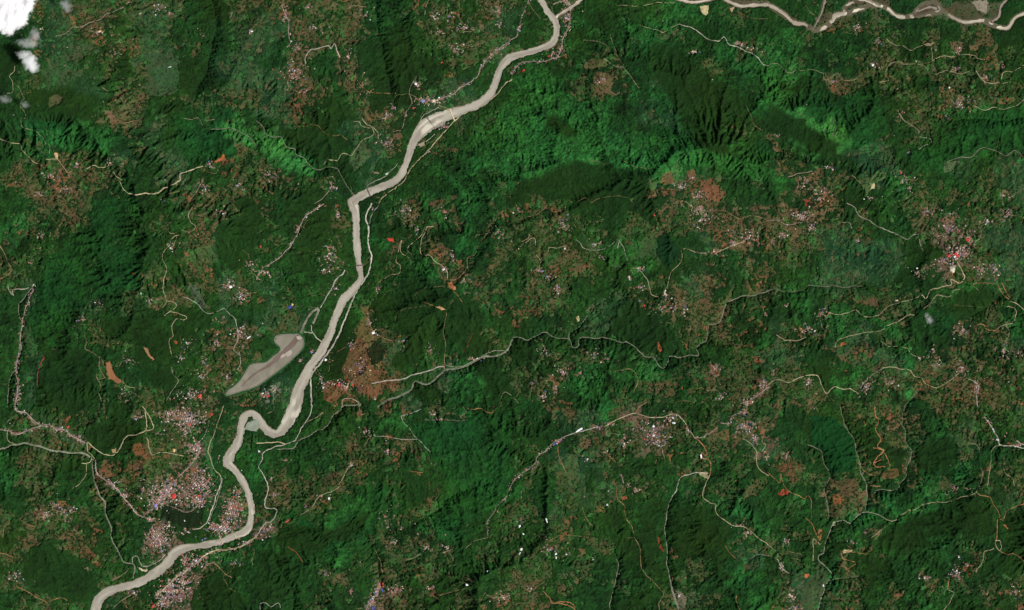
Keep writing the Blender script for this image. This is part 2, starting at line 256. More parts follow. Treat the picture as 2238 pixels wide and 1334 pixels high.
# house clusters: tile; x y rx ry number ...
HOUSES = """1 255 190 60 40 10 640 215 60 40 14 760 350 40 30 8 1040 60 60 30 14 1110 90 30 20 8 850 20 20 15 4 920 90 20 15 3 1320 220 50 40 10 1640 210 30 40 6 1520 100 20 15 3 500 1090 40 30 12 720 1070 50 40 16 330 1150 120 50 26 440 1240 70 30 18 1370 1080 40 30 16 1330 1230 60 60 22 1560 1220 60 40 12 250 1270 40 20 8 1060 1310 30 15 4
2 190 100 30 80 24 340 50 60 40 12 380 180 60 30 14 270 310 30 40 16 250 480 120 90 64 600 370 40 80 20 300 600 120 60 24 720 95 60 40 12 700 540 60 60 14 740 610 50 30 10 1170 110 50 40 14 1270 110 40 40 14 1200 210 50 20 10 1370 180 80 60 30 1300 330 70 60 28 1220 390 40 20 7 1590 70 50 70 26 1600 170 20 30 8 1100 660 90 40 56 1170 670 50 20 26 1060 560 40 40 16 1230 830 60 50 30 900 700 30 60 14 860 760 40 40 12 850 940 60 40 26 500 1230 60 60 28 1130 1000 40 30 10 80 1150 80 60 12
3 350 120 40 100 66 260 350 60 40 30 50 180 25 50 16 580 530 30 30 20 1190 340 50 30 20 1500 300 60 30 22 1570 335 40 20 10 1100 1230 60 40 24 1210 1290 70 40 30 1170 1160 30 20 6 460 400 20 20 5 1310 520 20 15 3
4 600 180 60 40 14 730 270 40 30 10 690 430 40 30 12 430 540 40 30 14 1250 340 40 30 16 1240 455 40 30 18 1430 510 40 20 12 1540 440 30 30 10 1260 690 90 50 38 1190 775 30 20 9 880 740 30 20 7 880 1180 60 80 32 940 1240 40 30 14 230 1220 70 60 28 400 1100 50 20 14 370 1260 60 40 18 330 1310 50 20 14 680 1300 60 20 10 60 890 30 20 6 1280 650 40 20 9 920 1000 30 20 5 980 400 30 20 7 1550 1280 60 40 14
5 270 220 50 60 16 200 390 20 20 8 110 1260 40 90 46 110 1100 20 80 18 220 560 15 30 6 1120 290 60 40 30 1450 60 80 40 16 1640 400 60 60 36 1500 530 60 40 28 1590 600 80 60 40 980 640 50 30 22 650 655 40 20 9 540 760 40 20 10 1560 850 80 80 56 1420 760 60 30 18 1230 920 60 60 34 1180 1010 40 40 22 1340 1040 60 50 30 840 1030 50 40 22 1320 1130 60 40 26 1250 1260 140 70 80 1490 1130 30 40 12 820 1260 60 40 20 1430 920 50 50 16
6 270 170 40 40 18 60 450 70 70 30 480 330 70 120 90 540 60 30 60 18 440 440 50 30 28 520 560 60 60 30 960 50 60 50 28 1050 170 50 60 22 1240 60 30 40 14 1290 350 30 40 14 1600 190 60 60 28 1360 500 40 30 8 1230 430 20 15 6 740 780 30 40 16 770 840 20 15 9 620 920 20 70 24 680 1080 100 80 46 560 1180 100 40 50 430 1180 30 80 28 450 1020 60 30 22 800 560 40 50 18 600 1200 60 30 22 960 900 30 40 9 1140 960 60 30 16 1420 1020 80 15 16 120 1220 80 50 30 60 1260 50 40 18 290 1030 40 30 12 365 970 20 30 8 780 1280 20 15 5 760 40 20 20 5
7 40 40 40 40 12 340 150 70 60 28 540 270 60 20 20 590 350 40 20 9 180 440 40 20 14 240 480 30 20 12 290 570 30 40 16 1240 100 90 70 40 1230 30 50 30 16 1330 320 40 30 18 1550 220 120 50 56 1450 260 40 20 14 830 430 50 20 18 760 490 30 40 12 840 550 40 30 16 1000 600 40 40 28 980 690 60 50 18 1060 680 30 30 12 1130 680 30 60 14 330 1110 60 40 30 440 1110 30 20 12 210 990 50 40 16 540 990 40 40 14 620 1020 60 40 12 1330 1080 40 50 34 1530 1300 70 30 30 200 1260 50 40 20 280 1200 60 60 16 1640 1190 40 40 12 1660 720 20 30 6 130 1180 30 30 9 1370 1260 60 50 16
8 220 90 90 60 64 280 160 40 50 28 110 210 60 30 28 20 250 30 30 14 1190 170 100 90 56 1230 330 80 70 80 1320 240 50 60 44 1150 380 50 30 32 1290 330 40 40 30 1400 430 60 50 34 1490 440 50 50 34 980 450 60 40 20 590 245 40 20 8 350 720 60 40 42 260 820 60 40 42 1270 840 70 60 34 1570 80 60 60 34 1440 120 30 20 12 1060 50 60 30 16 1540 970 60 60 34 1640 980 30 40 12 1080 980 30 50 16 1120 1060 40 30 12 1270 1090 40 40 22 1000 1010 30 20 9 650 1200 50 60 46 800 1180 40 30 28 270 1160 40 40 22 1370 1200 40 70 24 120 665 20 20 7 40 1110 20 40 9
9 1100 560 160 110 170 1330 510 90 100 150 1310 620 80 50 60 1030 620 50 50 60 1030 860 80 90 140 1230 820 50 25 28 1100 790 50 30 30 1530 670 70 90 130 1450 800 90 50 130 1560 570 40 40 34 1240 90 130 90 120 1100 50 90 40 40 1270 270 50 40 44 1280 1010 110 50 100 1130 1210 130 90 160 1210 1150 60 60 46 1060 1280 70 50 50 880 1220 50 30 22 370 640 50 50 22 430 700 50 50 26 290 720 50 40 28 100 1100 50 50 34 560 1060 30 20 9 900 70 40 40 16 380 150 50 20 20 500 200 50 20 20 740 510 60 50 30 820 580 30 40 22 970 740 40 20 16 1540 1030 60 20 16 940 540 30 40 12 60 110 15 15 4 1600 900 60 20 26 1060 180 40 10 8 1140 290 30 15 9 1430 340 10 30 7 480 660 30 30 9
10 20 300 20 20 6 70 810 60 50 30 40 830 30 30 10 195 350 30 15 6 100 480 20 30 7 110 580 40 30 9 620 380 20 20 7 410 590 50 15 9 480 600 20 20 5 710 160 60 30 14 860 300 40 30 16 850 240 20 10 5 840 720 80 60 20 960 800 15 15 4 860 790 30 20 9 900 890 60 30 12 790 1200 40 80 36 920 1195 80 25 32 890 1220 40 20 16 620 1210 40 30 12 450 1090 40 30 12 760 1280 30 40 26 1130 930 40 20 12 1250 930 40 40 16 1160 50 40 20 14 1190 90 40 15 10 1240 835 15 8 3 1620 1250 50 50 34 1380 1170 30 20 7 1510 1275 30 20 6 320 650 15 15 5 1140 1190 40 20 10 740 190 30 20 8
11 300 230 30 20 14 560 135 30 20 10 640 115 40 20 12 730 240 20 60 20 920 180 130 90 100 1040 80 60 40 28 960 240 60 50 34 1150 160 20 30 10 1530 130 90 60 80 1590 210 40 40 30 600 300 40 30 14 490 350 30 20 8 820 550 50 40 18 760 510 30 30 10 50 740 20 20 5 250 940 120 60 28 1490 780 70 25 18 1540 830 60 20 14 1520 40 30 30 16 1660 330 20 40 12 1090 1240 30 20 6 120 1190 30 20 7 1050 1130 15 15 4
12 120 320 50 30 14 120 880 40 30 16 90 1050 30 30 14 150 1240 30 60 30 180 1320 60 20 22 1240 1090 70 70 48 1030 1120 100 20 24 1220 530 30 30 16 1170 575 30 15 9 1620 1210 50 50 28 1450 100 30 40 14 1500 220 20 20 9 1560 190 20 10 5 1650 250 40 20 12 640 830 20 20 6 560 890 40 20 9 1310 540 20 10 5 1310 1040 30 20 7 1250 980 20 20 7"""

# ground patches: tile, sRGB ; outline
PATCH = """5 164,104,74;695 1040 720 1035 745 1080 760 1120 800 1165 770 1180 740 1155 710 1150 695 1090
5 172,124,92;935 935 965 945 1015 1020 1000 1035 960 980
5 170,70,45;1135 905 1155 895 1172 905 1170 925 1145 925
6 190,118,78;1255 525 1280 515 1305 545 1305 575 1275 560
6 190,150,105;1175 680 1200 668 1240 700 1215 710
6 165,75,50;850 225 905 230 910 255 870 250
6 108,92,55;690 680 740 670 745 760 830 1000 800 1100 700 900 650 860 640 820 700 740
6 108,74,50;600 985 660 870 720 900 740 1030 800 1100 820 1180 780 1300 720 1260 660 1200 580 1160 560 1080
6 112,70,48;430 1180 470 1150 560 1190 620 1210 540 1280 500 1310 440 1290
1 178,95,55;1395 1065 1465 1003 1478 1020 1420 1068
1 190,160,115;350 1000 375 1000 382 1040 360 1042
1 175,100,65;640 205 675 195 670 215 645 218
1 120,92,68;690 730 730 720 770 810 740 830
1 78,84,50;780 720 860 655 885 680 850 740 820 800 785 780
1 86,82,52;320 640 380 620 420 640 390 690 330 710
1 46,72,44;970 350 1130 360 1180 480 1160 600 1060 640 950 620 960 500
3 200,185,140;1230 35 1290 30 1290 80 1270 105 1240 80
3 190,160,125;1430 50 1470 45 1440 85
3 150,125,115;1445 285 1475 268 1510 290 1460 305
3 110,80,55;950 1190 1000 1130 1050 1120 1060 1200 1000 1220
3 120,78,55;1230 1190 1300 1160 1390 1270 1360 1320 1260 1310
3 112,78,56;1140 1130 1200 1110 1210 1180 1160 1190
3 40,95,45;905 1180 950 1150 960 1200 930 1260 905 1240
3 95,84,55;530 500 560 470 640 480 660 560 640 620 560 620
3 84,84,50;450 440 520 380 600 380 640 430 560 450 500 460
4 205,190,140;665 1200 700 1200 705 1235 670 1240
3 84,72,58;1380 0 1500 0 1679 0 1679 20 1560 25 1500 32 1440 20
4 84,72,58;0 18 90 60 140 100 200 135 280 170 320 190 260 175 180 165 110 130 40 75 0 45
4 75,62,50;500 90 530 0 640 0 720 0 800 0 800 50 740 20 640 20 560 40
4 80,66,54;960 110 1000 40 1110 30 1120 70 1040 90
4 70,66,48;1150 60 1230 10 1340 20 1440 90 1420 125 1330 135 1270 125 1200 90
4 150,138,122;1330 10 1440 0 1460 60 1430 90 1370 60
4 66,60,46;1440 20 1520 10 1500 110 1460 120 1440 90
4 72,68,50;340 150 380 60 430 90 400 140
4 118,98,66;1320 290 1380 295 1375 340 1325 330
4 100,82,62;1190 270 1280 275 1270 330 1200 325
4 150,140,110;1020 290 1085 278 1080 300 1040 302
4 84,96,66;1150 1085 1230 1050 1260 1060 1200 1130 1160 1140
4 70,98,52;640 1180 700 1130 780 1140 760 1190 680 1210 640 1300 630 1240
4 140,40,32;236 1316 262 1302 276 1312 262 1334 244 1334
8 140,40,32;240 -2 262 -2 262 14 250 20 242 10
8 26,24,18;264 0 290 -2 296 14 270 18
8 225,215,190;1190 405 1225 405 1230 445 1215 460 1195 440
8 190,130,85;1200 455 1220 455 1210 485
8 190,105,60;470 915 500 905 515 925 480 935
8 96,74,54;600 640 700 620 740 650 680 680 620 665
9 120,72,46;880 240 930 235 960 290 925 320 885 325 865 290
9 175,148,105;725 275 760 265 755 300 735 310
9 96,92,52;1560 640 1600 620 1615 660 1580 680
9 120,34,20;903 640 915 650 935 690 915 680
9 195,180,150;895 1050 970 1075 955 1092 925 1085
9 112,78,52;640 410 700 410 770 450 700 470 650 440
9 170,160,140;1460 330 1485 330 1490 400 1465 400
11 130,42,34;945 845 965 850 995 945 985 965 960 930
11 105,80,52;430 930 480 930 480 960 450 975
11 100,84,50;1350 160 1420 140 1425 240 1360 200
11 150,80,60;710 590 750 585 755 610 715 615
11 120,112,90;1060 1200 1110 1220 1150 1260 1130 1334 1090 1334
11 160,150,115;1220 430 1280 430 1285 470 1240 460
11 64,86,48;350 300 430 320 450 480 380 540 330 400
12 98,72,46;740 430 790 405 850 405 865 450 840 470 760 475
12 78,66,42;450 510 490 480 560 470 590 510 560 560 500 590
12 150,86,55;420 580 470 570 500 600 490 640 440 630
12 165,58,42;60 570 100 540 140 560 130 585 80 580
12 180,108,72;1530 765 1550 768 1582 798 1560 800
12 190,100,62;240 1095 265 1090 272 1110 250 1122
12 190,178,130;500 930 560 940 550 955 490 960
12 165,165,125;430 755 450 755 445 790 425 785
12 150,95,60;330 800 365 800 345 880 325 850
12 58,74,44;330 1020 400 1100 400 1150 340 1250 290 1334 200 1334 240 1180 300 1100
9 20,36,14;1060 670 1130 640 1220 690 1320 700 1310 780 1230 800 1150 770 1060 730
6 106,124,98;95 1195 125 1180 140 1205 110 1220
6 88,112,84;130 1178 158 1165 165 1190 142 1202
6 112,120,100;50 1290 80 1280 92 1310 62 1320
6 96,118,92;100 1230 120 1222 130 1240 108 1250
10 20,52,14;980 480 1060 450 1130 480 1140 560 1100 620 1020 640 980 560
6 34,44,20;720 960 780 900 830 930 830 1010 790 1050 740 1010
5 58,84,44;1290 280 1360 270 1430 340 1400 390 1350 380 1290 320
5 70,84,66;1220 540 1290 530 1310 600 1360 680 1330 700 1270 620
9 40,92,46;1350 180 1410 200 1385 290 1405 420 1430 470 1400 470 1345 330 1335 250
9 150,156,140;1604 140 1622 105 1655 92 1690 92 1700 125 1682 165 1640 158
12 12,58,20;270 60 430 60 550 190 580 300 570 420 420 440 360 300 290 260
8 46,80,44;900 20 1000 30
7 58,78,42;870 200 940 190 920 330 860 360 820 350
7 14,48,20;950 230 1020 200 1100 300 1060 400 1000 430 950 340
7 165,80,50;945 905 960 905 985 960 970 975 950 950
7 140,86,58;1575 1000 1620 1000 1645 1040 1590 1050
7 175,165,120;410 740 440 738 445 775 425 775
7 185,90,55;1103 1205 1118 1205 1116 1222 1104 1222
2 150,125,100;760 1130 800 1125 820 1140 780 1142
2 95,74,55;905 880 950 870 965 900 930 920 905 905
2 165,150,120;1055 940 1100 925 1110 945 1075 965
2 60,84,50;640 970 720 950 760 1010 700 1080 650 1120 600 1050"""
# crisp-edged cover stretches, L and some G holding painted slope sunlight: tile, class; outline
ZONES = """3 G;700 900 900 880 1100 900 1300 1000 1679 1080 1679 1180 1500 1170 1230 1080 920 1110 760 1060
3 G;0 480 260 520 640 860 620 1060 420 1040 160 1160 0 1160
4 G;1200 860 1450 720 1660 760 1420 900 1180 980 1080 960
3 D;180 1180 420 1050 620 1090 860 1115 905 1150 900 1290 700 1280 470 1300 330 1320 180 1334
3 D;870 260 1080 300 1200 470 1500 690 1300 830 1130 850 1050 700 980 560 880 400
3 F;1230 1080 1520 1180 1679 1180 1679 1334 1420 1334 1380 1240 1250 1140
4 D;0 640 200 800 500 950 470 1010 300 1020 150 900 0 850
4 T;450 640 700 600 760 700 800 860 700 930 560 900 480 760
4 T;950 1010 1200 880 1450 700 1679 700 1679 990 1560 1010 1430 960 1300 1020 1180 1070 1050 1080 960 1060
4 L;200 780 260 760 420 830 560 930 620 970 560 980 440 920 300 850
3 L;790 1085 840 1040 920 1030 960 1070 930 1105 860 1105
3 L;1260 1080 1400 1110 1420 1130 1280 1100
3 L;1530 1150 1679 1130 1679 1190 1550 1190
3 L;340 950 440 1000 440 1030 390 1035 350 990
3 L;470 930 540 1010 560 1050 500 1050 440 920
3 D;180 760 260 740 420 840 430 930 330 900 250 860
1 D;180 600 400 580 560 640 650 760 500 780 250 800 150 740
1 G;170 840 740 830 750 930 600 990 350 980 300 900
1 T;1150 860 1380 860 1550 930 1600 1000 1400 1030 1240 1040 1140 950
1 D;1180 380 1390 380 1400 560 1250 640 1170 600
1 L;1340 830 1450 800 1560 820 1640 900 1679 950 1560 900 1450 850
2 L;0 850 80 880 200 1010 330 1080 400 1120 380 1160 250 1120 100 1020 0 960
2 D;60 820 250 830 420 840 600 930 560 1000 460 1040 430 1080 300 1020 250 960 160 890
2 D;420 620 640 700 690 790 600 800 480 800 420 700
2 D;660 260 800 240 1000 300 1020 480 960 640 780 580 740 500 680 420
6 D;830 600 1100 530 1260 600 1240 740 1230 900 1000 880 870 800 760 700 750 620
6 D;1260 650 1400 560 1480 740 1450 900 1270 950
6 D;300 120 450 60 500 120 460 260 400 380 300 300
5 D;1430 120 1679 100 1679 350 1560 460 1450 400 1400 250
5 D;1150 650 1420 740 1400 800 1300 850 1200 800
5 D;640 760 900 740 950 800 900 900 760 900 690 840
5 T;300 380 520 160 760 120 700 260 580 400 560 560 440 760 360 830 200 900 180 760 250 560
5 D;300 960 540 940 620 1080 620 1300 460 1334 250 1334 240 1200
9 D;200 900 500 980 640 1150 560 1330 400 1250 150 1200 130 1100
9 D;560 110 800 110 960 60 940 150 830 190 760 270 640 260 560 210
9 D;1250 1250 1400 1080 1560 1200 1679 1334 1240 1334
10 D;180 780 500 800 700 700 800 640 720 800 560 880 300 960 100 900
10 D;0 920 150 960 250 1200 100 1300 0 1250
10 T;980 100 1300 80 1679 20 1679 480 1540 700 1300 640 1200 400 1100 280
11 F;0 0 250 30 320 200 200 280 120 390 0 470
12 D;700 880 900 750 1200 650 1340 590 1480 680 1490 850 1400 850 1260 820 1000 790 900 860 800 950 740 940
12 D;1550 700 1679 660 1679 960 1560 950
12 D;950 270 1200 180 1250 380 1000 440
8 D;1240 560 1480 540 1480 640 1380 760 1180 740
8 O;360 240 880 240 900 400 830 520 450 530 350 480
7 D;660 740 900 730 1000 900 900 960 700 860 640 800
11 D;1060 620 1400 720 1450 850 1300 1000 1050 960 1030 780"""
# ---------------------------------------------------------------- small numeric helpers
def vnoise(x, y, scale, seed):
    """smooth noise, mean 0, about -1..1"""
    r = np.random.RandomState(seed); n = 512
    L = r.rand(n, n).astype(np.float32) * 2 - 1
    u = x / scale + 1000.37; v = y / scale + 1000.73
    iu = np.floor(u).astype(np.int32); iv = np.floor(v).astype(np.int32)
    fu = (u - iu).astype(np.float32); fv = (v - iv).astype(np.float32)
    fu = fu * fu * (3 - 2 * fu); fv = fv * fv * (3 - 2 * fv)
    a = iu % n; b = iv % n; a1 = (a + 1) % n; b1 = (b + 1) % n
    return (L[b, a] * (1 - fu) + L[b, a1] * fu) * (1 - fv) + (L[b1, a] * (1 - fu) + L[b1, a1] * fu) * fv
def fbm(x, y, scale, seed, octs=4, gain=0.5, ridge=False):
    s = 0; a = 1; t = 0
    for k in range(octs):
        v = vnoise(x * math.cos(k) + y * math.sin(k), y * math.cos(k) - x * math.sin(k), scale / 2 ** k, seed + k)
        if ridge: v = 1 - 2 * np.abs(v)
        s = s + a * v; t += a; a *= gain
    return s / t
def voronoi(x, y, scale, seed):
    """cell hash (three values) and distance to the second-nearest minus the nearest point"""
    r = np.random.RandomState(seed); n = 256
    JX, JY = r.rand(n, n).astype(np.float32), r.rand(n, n).astype(np.float32)
    H = [r.rand(n, n).astype(np.float32) for _ in range(3)]
    u = x / scale + 500; v = y / scale + 500
    iu = np.floor(u).astype(np.int32); iv = np.floor(v).astype(np.int32)
    f1 = np.full(u.shape, 9.0, np.float32); f2 = f1.copy(); ca = np.zeros(u.shape, np.int32); cb = ca.copy()
    for dj in (-1, 0, 1):
        for di in (-1, 0, 1):
            a = (iu + di) % n; b = (iv + dj) % n
            dd = np.hypot(iu + di + JX[b, a] - u, iv + dj + JY[b, a] - v).astype(np.float32)
            m = dd < f1
            f2 = np.where(m, f1, np.minimum(f2, dd)); ca = np.where(m, a, ca); cb = np.where(m, b, cb)
            f1 = np.where(m, dd, f1)
    return H[0][cb, ca], H[1][cb, ca], H[2][cb, ca], (f2 - f1) * scale
ALB = .66                                 # display tones to real albedos
def lin(c):
    c = np.asarray(c, np.float64) / 255
    return ALB * np.where(c <= 0.04045, c / 12.92, ((c + 0.055) / 1.055) ** 2.4)
def smooth(a, b, x):
    t = np.clip((x - a) / (b - a), 0, 1); return t * t * (3 - 2 * t)

# ---------------------------------------------------------------- paths in metres
def spline(P, step=9.0):
    """Catmull-Rom through rows (x, y, ...), resampled about every step metres"""
    P = np.asarray(P, np.float64)
    Q = np.vstack([2 * P[0] - P[1], P, 2 * P[-1] - P[-2]]); out = []
    for i in range(1, len(Q) - 2):
        n = max(1, int(math.hypot(*(Q[i + 1] - Q[i])[:2]) / step)); t = (np.arange(n) / n)[:, None]
        p0, p1, p2, p3 = Q[i - 1], Q[i], Q[i + 1], Q[i + 2]
        out.append(0.5 * (2 * p1 + (p2 - p0) * t + (2 * p0 - 5 * p1 + 4 * p2 - p3) * t * t + (3 * p1 - p0 - 3 * p2 + p3) * t ** 3))
    out.append(P[-1:]); return np.vstack(out)
def parse_w(text):
    P = []
    for line in text.strip().split('\n'):
        v = [float(q) for q in line.split()]; t = int(v[0])
        for i in range(1, len(v), 3):
            a, b = tp(t, v[i], v[i + 1]); P.append((X(a), Y(b), v[i + 2] / 3 * M))
    return spline(P)
river = parse_w(RIVER)

_main = [l for l in BRAIDS.split('\n')]
braids = [parse_w(_main[0])] + [parse_w(_main[1] + '\n' + _main[2])] + [parse_w(l) for l in _main[3:]]
lines = []                                  # (colour, width m, points)
for row in LINES.split('\n'):
    head, rest = row.split(' ', 1)
    k = [i for i, c in enumerate(head) if c.isalpha()][0]
    t, c, wd = int(head[:k]), head[k], float(head[k + 1:])
    for seg in rest.split('/'):
        v = [float(q) for q in seg.split()]
        P = [(X(a), Y(b)) for a, b in (tp(t, v[i], v[i + 1]) for i in range(0, len(v) - 1, 2))]
        if len(P) > 1:
            S = spline(P)
            S[:, 0] += 15 * vnoise(S[:, 0], S[:, 1], 170, 71) + 8 * vnoise(S[:, 0], S[:, 1], 52, 72)
            S[:, 1] += 15 * vnoise(S[:, 0], S[:, 1], 170, 73) + 8 * vnoise(S[:, 0], S[:, 1], 52, 74)
            lines.append((c, wd / 3 * M, S))
rt = np.random.RandomState(55)                # field tracks winding out of the hamlets
for row in HOUSES.split('\n'):
    v = [float(q) for q in row.split()]; t = int(v[0])
    for i in range(1, len(v) - 4, 5):
        if v[i + 4] < 16 or rt.rand() > .62 or (t == 9 and v[i + 4] > 50): continue
        a, b = tp(t, v[i], v[i + 1]); x, y, th = X(a), Y(b), rt.rand() * 6.28; Q = [(x, y)]
        for k in range(rt.randint(5, 13)):
            th += rt.randn() * .75; x += 75 * math.cos(th); y += 75 * math.sin(th); Q.append((x, y))
        lines.append(('t' if rt.rand() < .7 else 'c', rt.uniform(7, 10), spline(Q)))
streams = [l[2] for l in lines if l[0] == 'g']

# ---------------------------------------------------------------- relief: tectonics and river erosion on a 31 m grid
DX = 15.5
NX, NY = 1536, 960
CX, CY = 768, 480; CD = 31.0
gx0, gy0 = -(NX - 1) / 2 * DX, -(NY - 1) / 2 * DX
cxs = gx0 + np.arange(CX) * CD; cys = gy0 + np.arange(CY) * CD
GX, GY = np.meshgrid(cxs, cys)
def cover_param(x, y, table, warp=28.0):
    """value of a per-class table at x, y, class borders bent by noise"""
    px = x / M + PXW / 2; py = PXH / 2 - y / M
    if warp: qx, qy = px, py; px = qx + warp * (vnoise(qx, qy, 60, 5) + .7 * vnoise(qx, qy, 22, 6) + .4 * vnoise(qx, qy, 9, 16)); py = qy + warp * (vnoise(qx, qy, 60, 7) + .7 * vnoise(qx, qy, 22, 8) + .4 * vnoise(qx, qy, 9, 18))
    g = np.array([[table[c] for c in r] for r in COVER], np.float32)
    u = np.clip(px / PXW * 56 - .5, 0, 54.999); v = np.clip(py / PXH * 33 - .5, 0, 31.999)
    iu = u.astype(int); iv = v.astype(int); fu = smooth(.15, .85, u - iu); fv = smooth(.15, .85, v - iv)
    if g.ndim == 3: fu = fu[..., None]; fv = fv[..., None]
    return (g[iv, iu] * (1 - fu) + g[iv, iu + 1] * fu) * (1 - fv) + (g[iv + 1, iu] * (1 - fu) + g[iv + 1, iu + 1] * fu) * fv
def nearest(pts, x, y):
    """distance to the nearest of pts and its index, found on a coarse lattice"""
    s = 8; xs = x[::s, ::s]; ys = y[::s, ::s]
    D = np.empty(xs.shape, np.float32); I = np.empty(xs.shape, np.int32)
    for j in range(xs.shape[0]):
        dd = (xs[j][:, None] - pts[None, :, 0]) ** 2 + (ys[j][:, None] - pts[None, :, 1]) ** 2
        I[j] = dd.argmin(1); D[j] = np.sqrt(dd.min(1))
    return D, I, s
def up(a, s, shape):
    v = np.clip(np.arange(shape[0]) / s, 0, a.shape[0] - 1.001); u = np.clip(np.arange(shape[1]) / s, 0, a.shape[1] - 1.001)
    iv = v.astype(int); iu = u.astype(int); fv = (v - iv)[:, None]; fu = (u - iu)[None]
    return (a[iv][:, iu] * (1 - fu) + a[iv][:, iu + 1] * fu) * (1 - fv) + (a[iv + 1][:, iu] * (1 - fu) + a[iv + 1][:, iu + 1] * fu) * fv
def arc(P): return np.concatenate([[0], np.cumsum(np.hypot(*(np.diff(P[:, :2], axis=0)).T))])
zr = 350 - 90 * arc(river) / arc(river)[-1]
ez = [341 + 0.006 * (b[:, 0] - X(1215)) for b in braids]
main = np.vstack([np.c_[river[::12, :2], zr[::12]]] + [np.c_[b[::12, :2], z[::12]] for b, z in zip(braids, ez)])
Dm, Im, s_ = nearest(main, GX, GY)
dmain = up(Dm, s_, GX.shape); zfl = up(main[Im, 2].astype(np.float32), s_, GX.shape)
allp = np.vstack([main[:, :2]] + [q[::12] for q in streams])
Da, _, _ = nearest(allp, GX, GY); dall = up(Da, s_, GX.shape)
RIDGES = [  # crest lines in photo pixels, height above the country, half width
 (150, 26, [60, 262, 150, 258, 250, 262, 370, 262]), (260, 26, [380, 252, 470, 275, 550, 310, 620, 366]),
 (50, 30, [340, 405, 250, 455, 180, 520, 130, 600, 95, 700]), (80, 24, [0, 430, 60, 470]),
 (280, 42, [1130, 385, 1200, 380, 1290, 352, 1360, 352, 1427, 371, 1500, 366, 1600, 380, 1700, 400]),
 (300, 30, [1160, 150, 1210, 240, 1290, 350]), (200, 24, [1250, 130, 1290, 240, 1350, 345]),
 (190, 34, [1678, 217, 1745, 267, 1828, 310, 1890, 333, 1965, 346, 2060, 372, 2110, 345, 2160, 325, 2238, 345]),
 (120, 26, [1500, 70, 1600, 110, 1700, 150]), (120, 40, [700, 1120, 800, 1075, 900, 1040, 960, 960, 1040, 900]),
 (260, 30, [1090, 1090, 1130, 1040, 1215, 965, 1300, 935]), (280, 28, [1840, 1190, 1960, 1110, 2080, 1100, 2140, 1078, 2185, 1130, 2180, 1200]),
 (240, 30, [30, 1120, 100, 1180, 210, 1230]), (260, 30, [840, 640, 900, 620, 990, 640, 1000, 760]), (160, 22, [1560, 920, 1640, 870, 1700, 830]),
 (220, 26, [400, 130, 340, 250]), (180, 26, [640, 300, 760, 330]), (240, 28, [1000, 450, 1100, 440, 1250, 440, 1300, 430]),
 (200, 24, [1240, 980, 1290, 1040, 1390, 1180]), (200, 24, [1640, 830, 1800, 830, 1900, 810]), (220, 26, [1840, 790, 1960, 730, 2080, 660])]
h = zfl + .022 * dmain + 300 * (1 - np.exp(-dall / 700)) + 160 * (1 - np.exp(-dall / 2500))
for H_, sg, q in RIDGES:
    P = spline([(X(q[i]), Y(q[i + 1])) for i in range(0, len(q), 2)], 120)
    Dr, _, _ = nearest(P, GX, GY); h += H_ * np.exp(-up(Dr, s_, GX.shape) / (sg * M))
UPL = dict(D=1.0, F=1.0, T=1.15, G=1.05, L=1.15, O=.65, M=.8, B=.6, R=.6, V=.12)
upl = cover_param(GX, GY, UPL, 0)
upl *= np.clip(dmain / 900, .1, 1)
h += 70 * fbm(GX, GY, 900, 21, 5) * upl
hs = zfl + .022 * dmain
h = h.astype(np.float64)
fixed = np.zeros(h.shape, bool); fz = h.copy()
for P in streams:
    i = np.clip(((P[:, 0] - gx0) / CD).round().astype(int), 0, CX - 1); j = np.clip(((P[:, 1] - gy0) / CD).round().astype(int), 0, CY - 1)
    fixed[j, i] = True; fz[j, i] = hs[j, i]
VALLEYS = [[830, 1420, 835, 1260, 800, 1180, 760, 1140], [2150, 1420, 2090, 1290, 1990, 1210],
           [2320, 900, 2190, 900, 2060, 860], [2320, 620, 2200, 640, 2120, 690], [450, -80, 470, 60, 430, 200], [810, -80, 830, 80, 860, 230], [2320, 250, 2150, 260, 2020, 240],
           [2320, 470, 2180, 450, 2080, 420], [-90, 600, 20, 560, 60, 500], [1100, 1120, 1040, 1060, 930, 1130, 850, 1160], [650, 1420, 640, 1300, 600, 1220]]
for q in VALLEYS:
    P = spline([(X(q[i]), Y(q[i + 1])) for i in range(0, len(q), 2)])
    P = P + np.stack([120 * fbm(P[:, 0], P[:, 1], 500, 81, 3), 120 * fbm(P[:, 0], P[:, 1], 500, 85, 3)], 1)
    i = np.clip(((P[:, 0] - gx0) / CD).round().astype(int), 0, CX - 1); j = np.clip(((P[:, 1] - gy0) / CD).round().astype(int), 0, CY - 1)
    z_ = hs[j, i] + 60; fixed[j, i] = True; fz[j, i] = z_
for P, zz in [(river, zr)] + list(zip(braids, ez)):
    i = np.clip(((P[:, 0] - gx0) / CD).round().astype(int), 0, CX - 1); j = np.clip(((P[:, 1] - gy0) / CD).round().astype(int), 0, CY - 1)
    fixed[j, i] = True; fz[j, i] = zz
h[fixed] = fz[fixed]
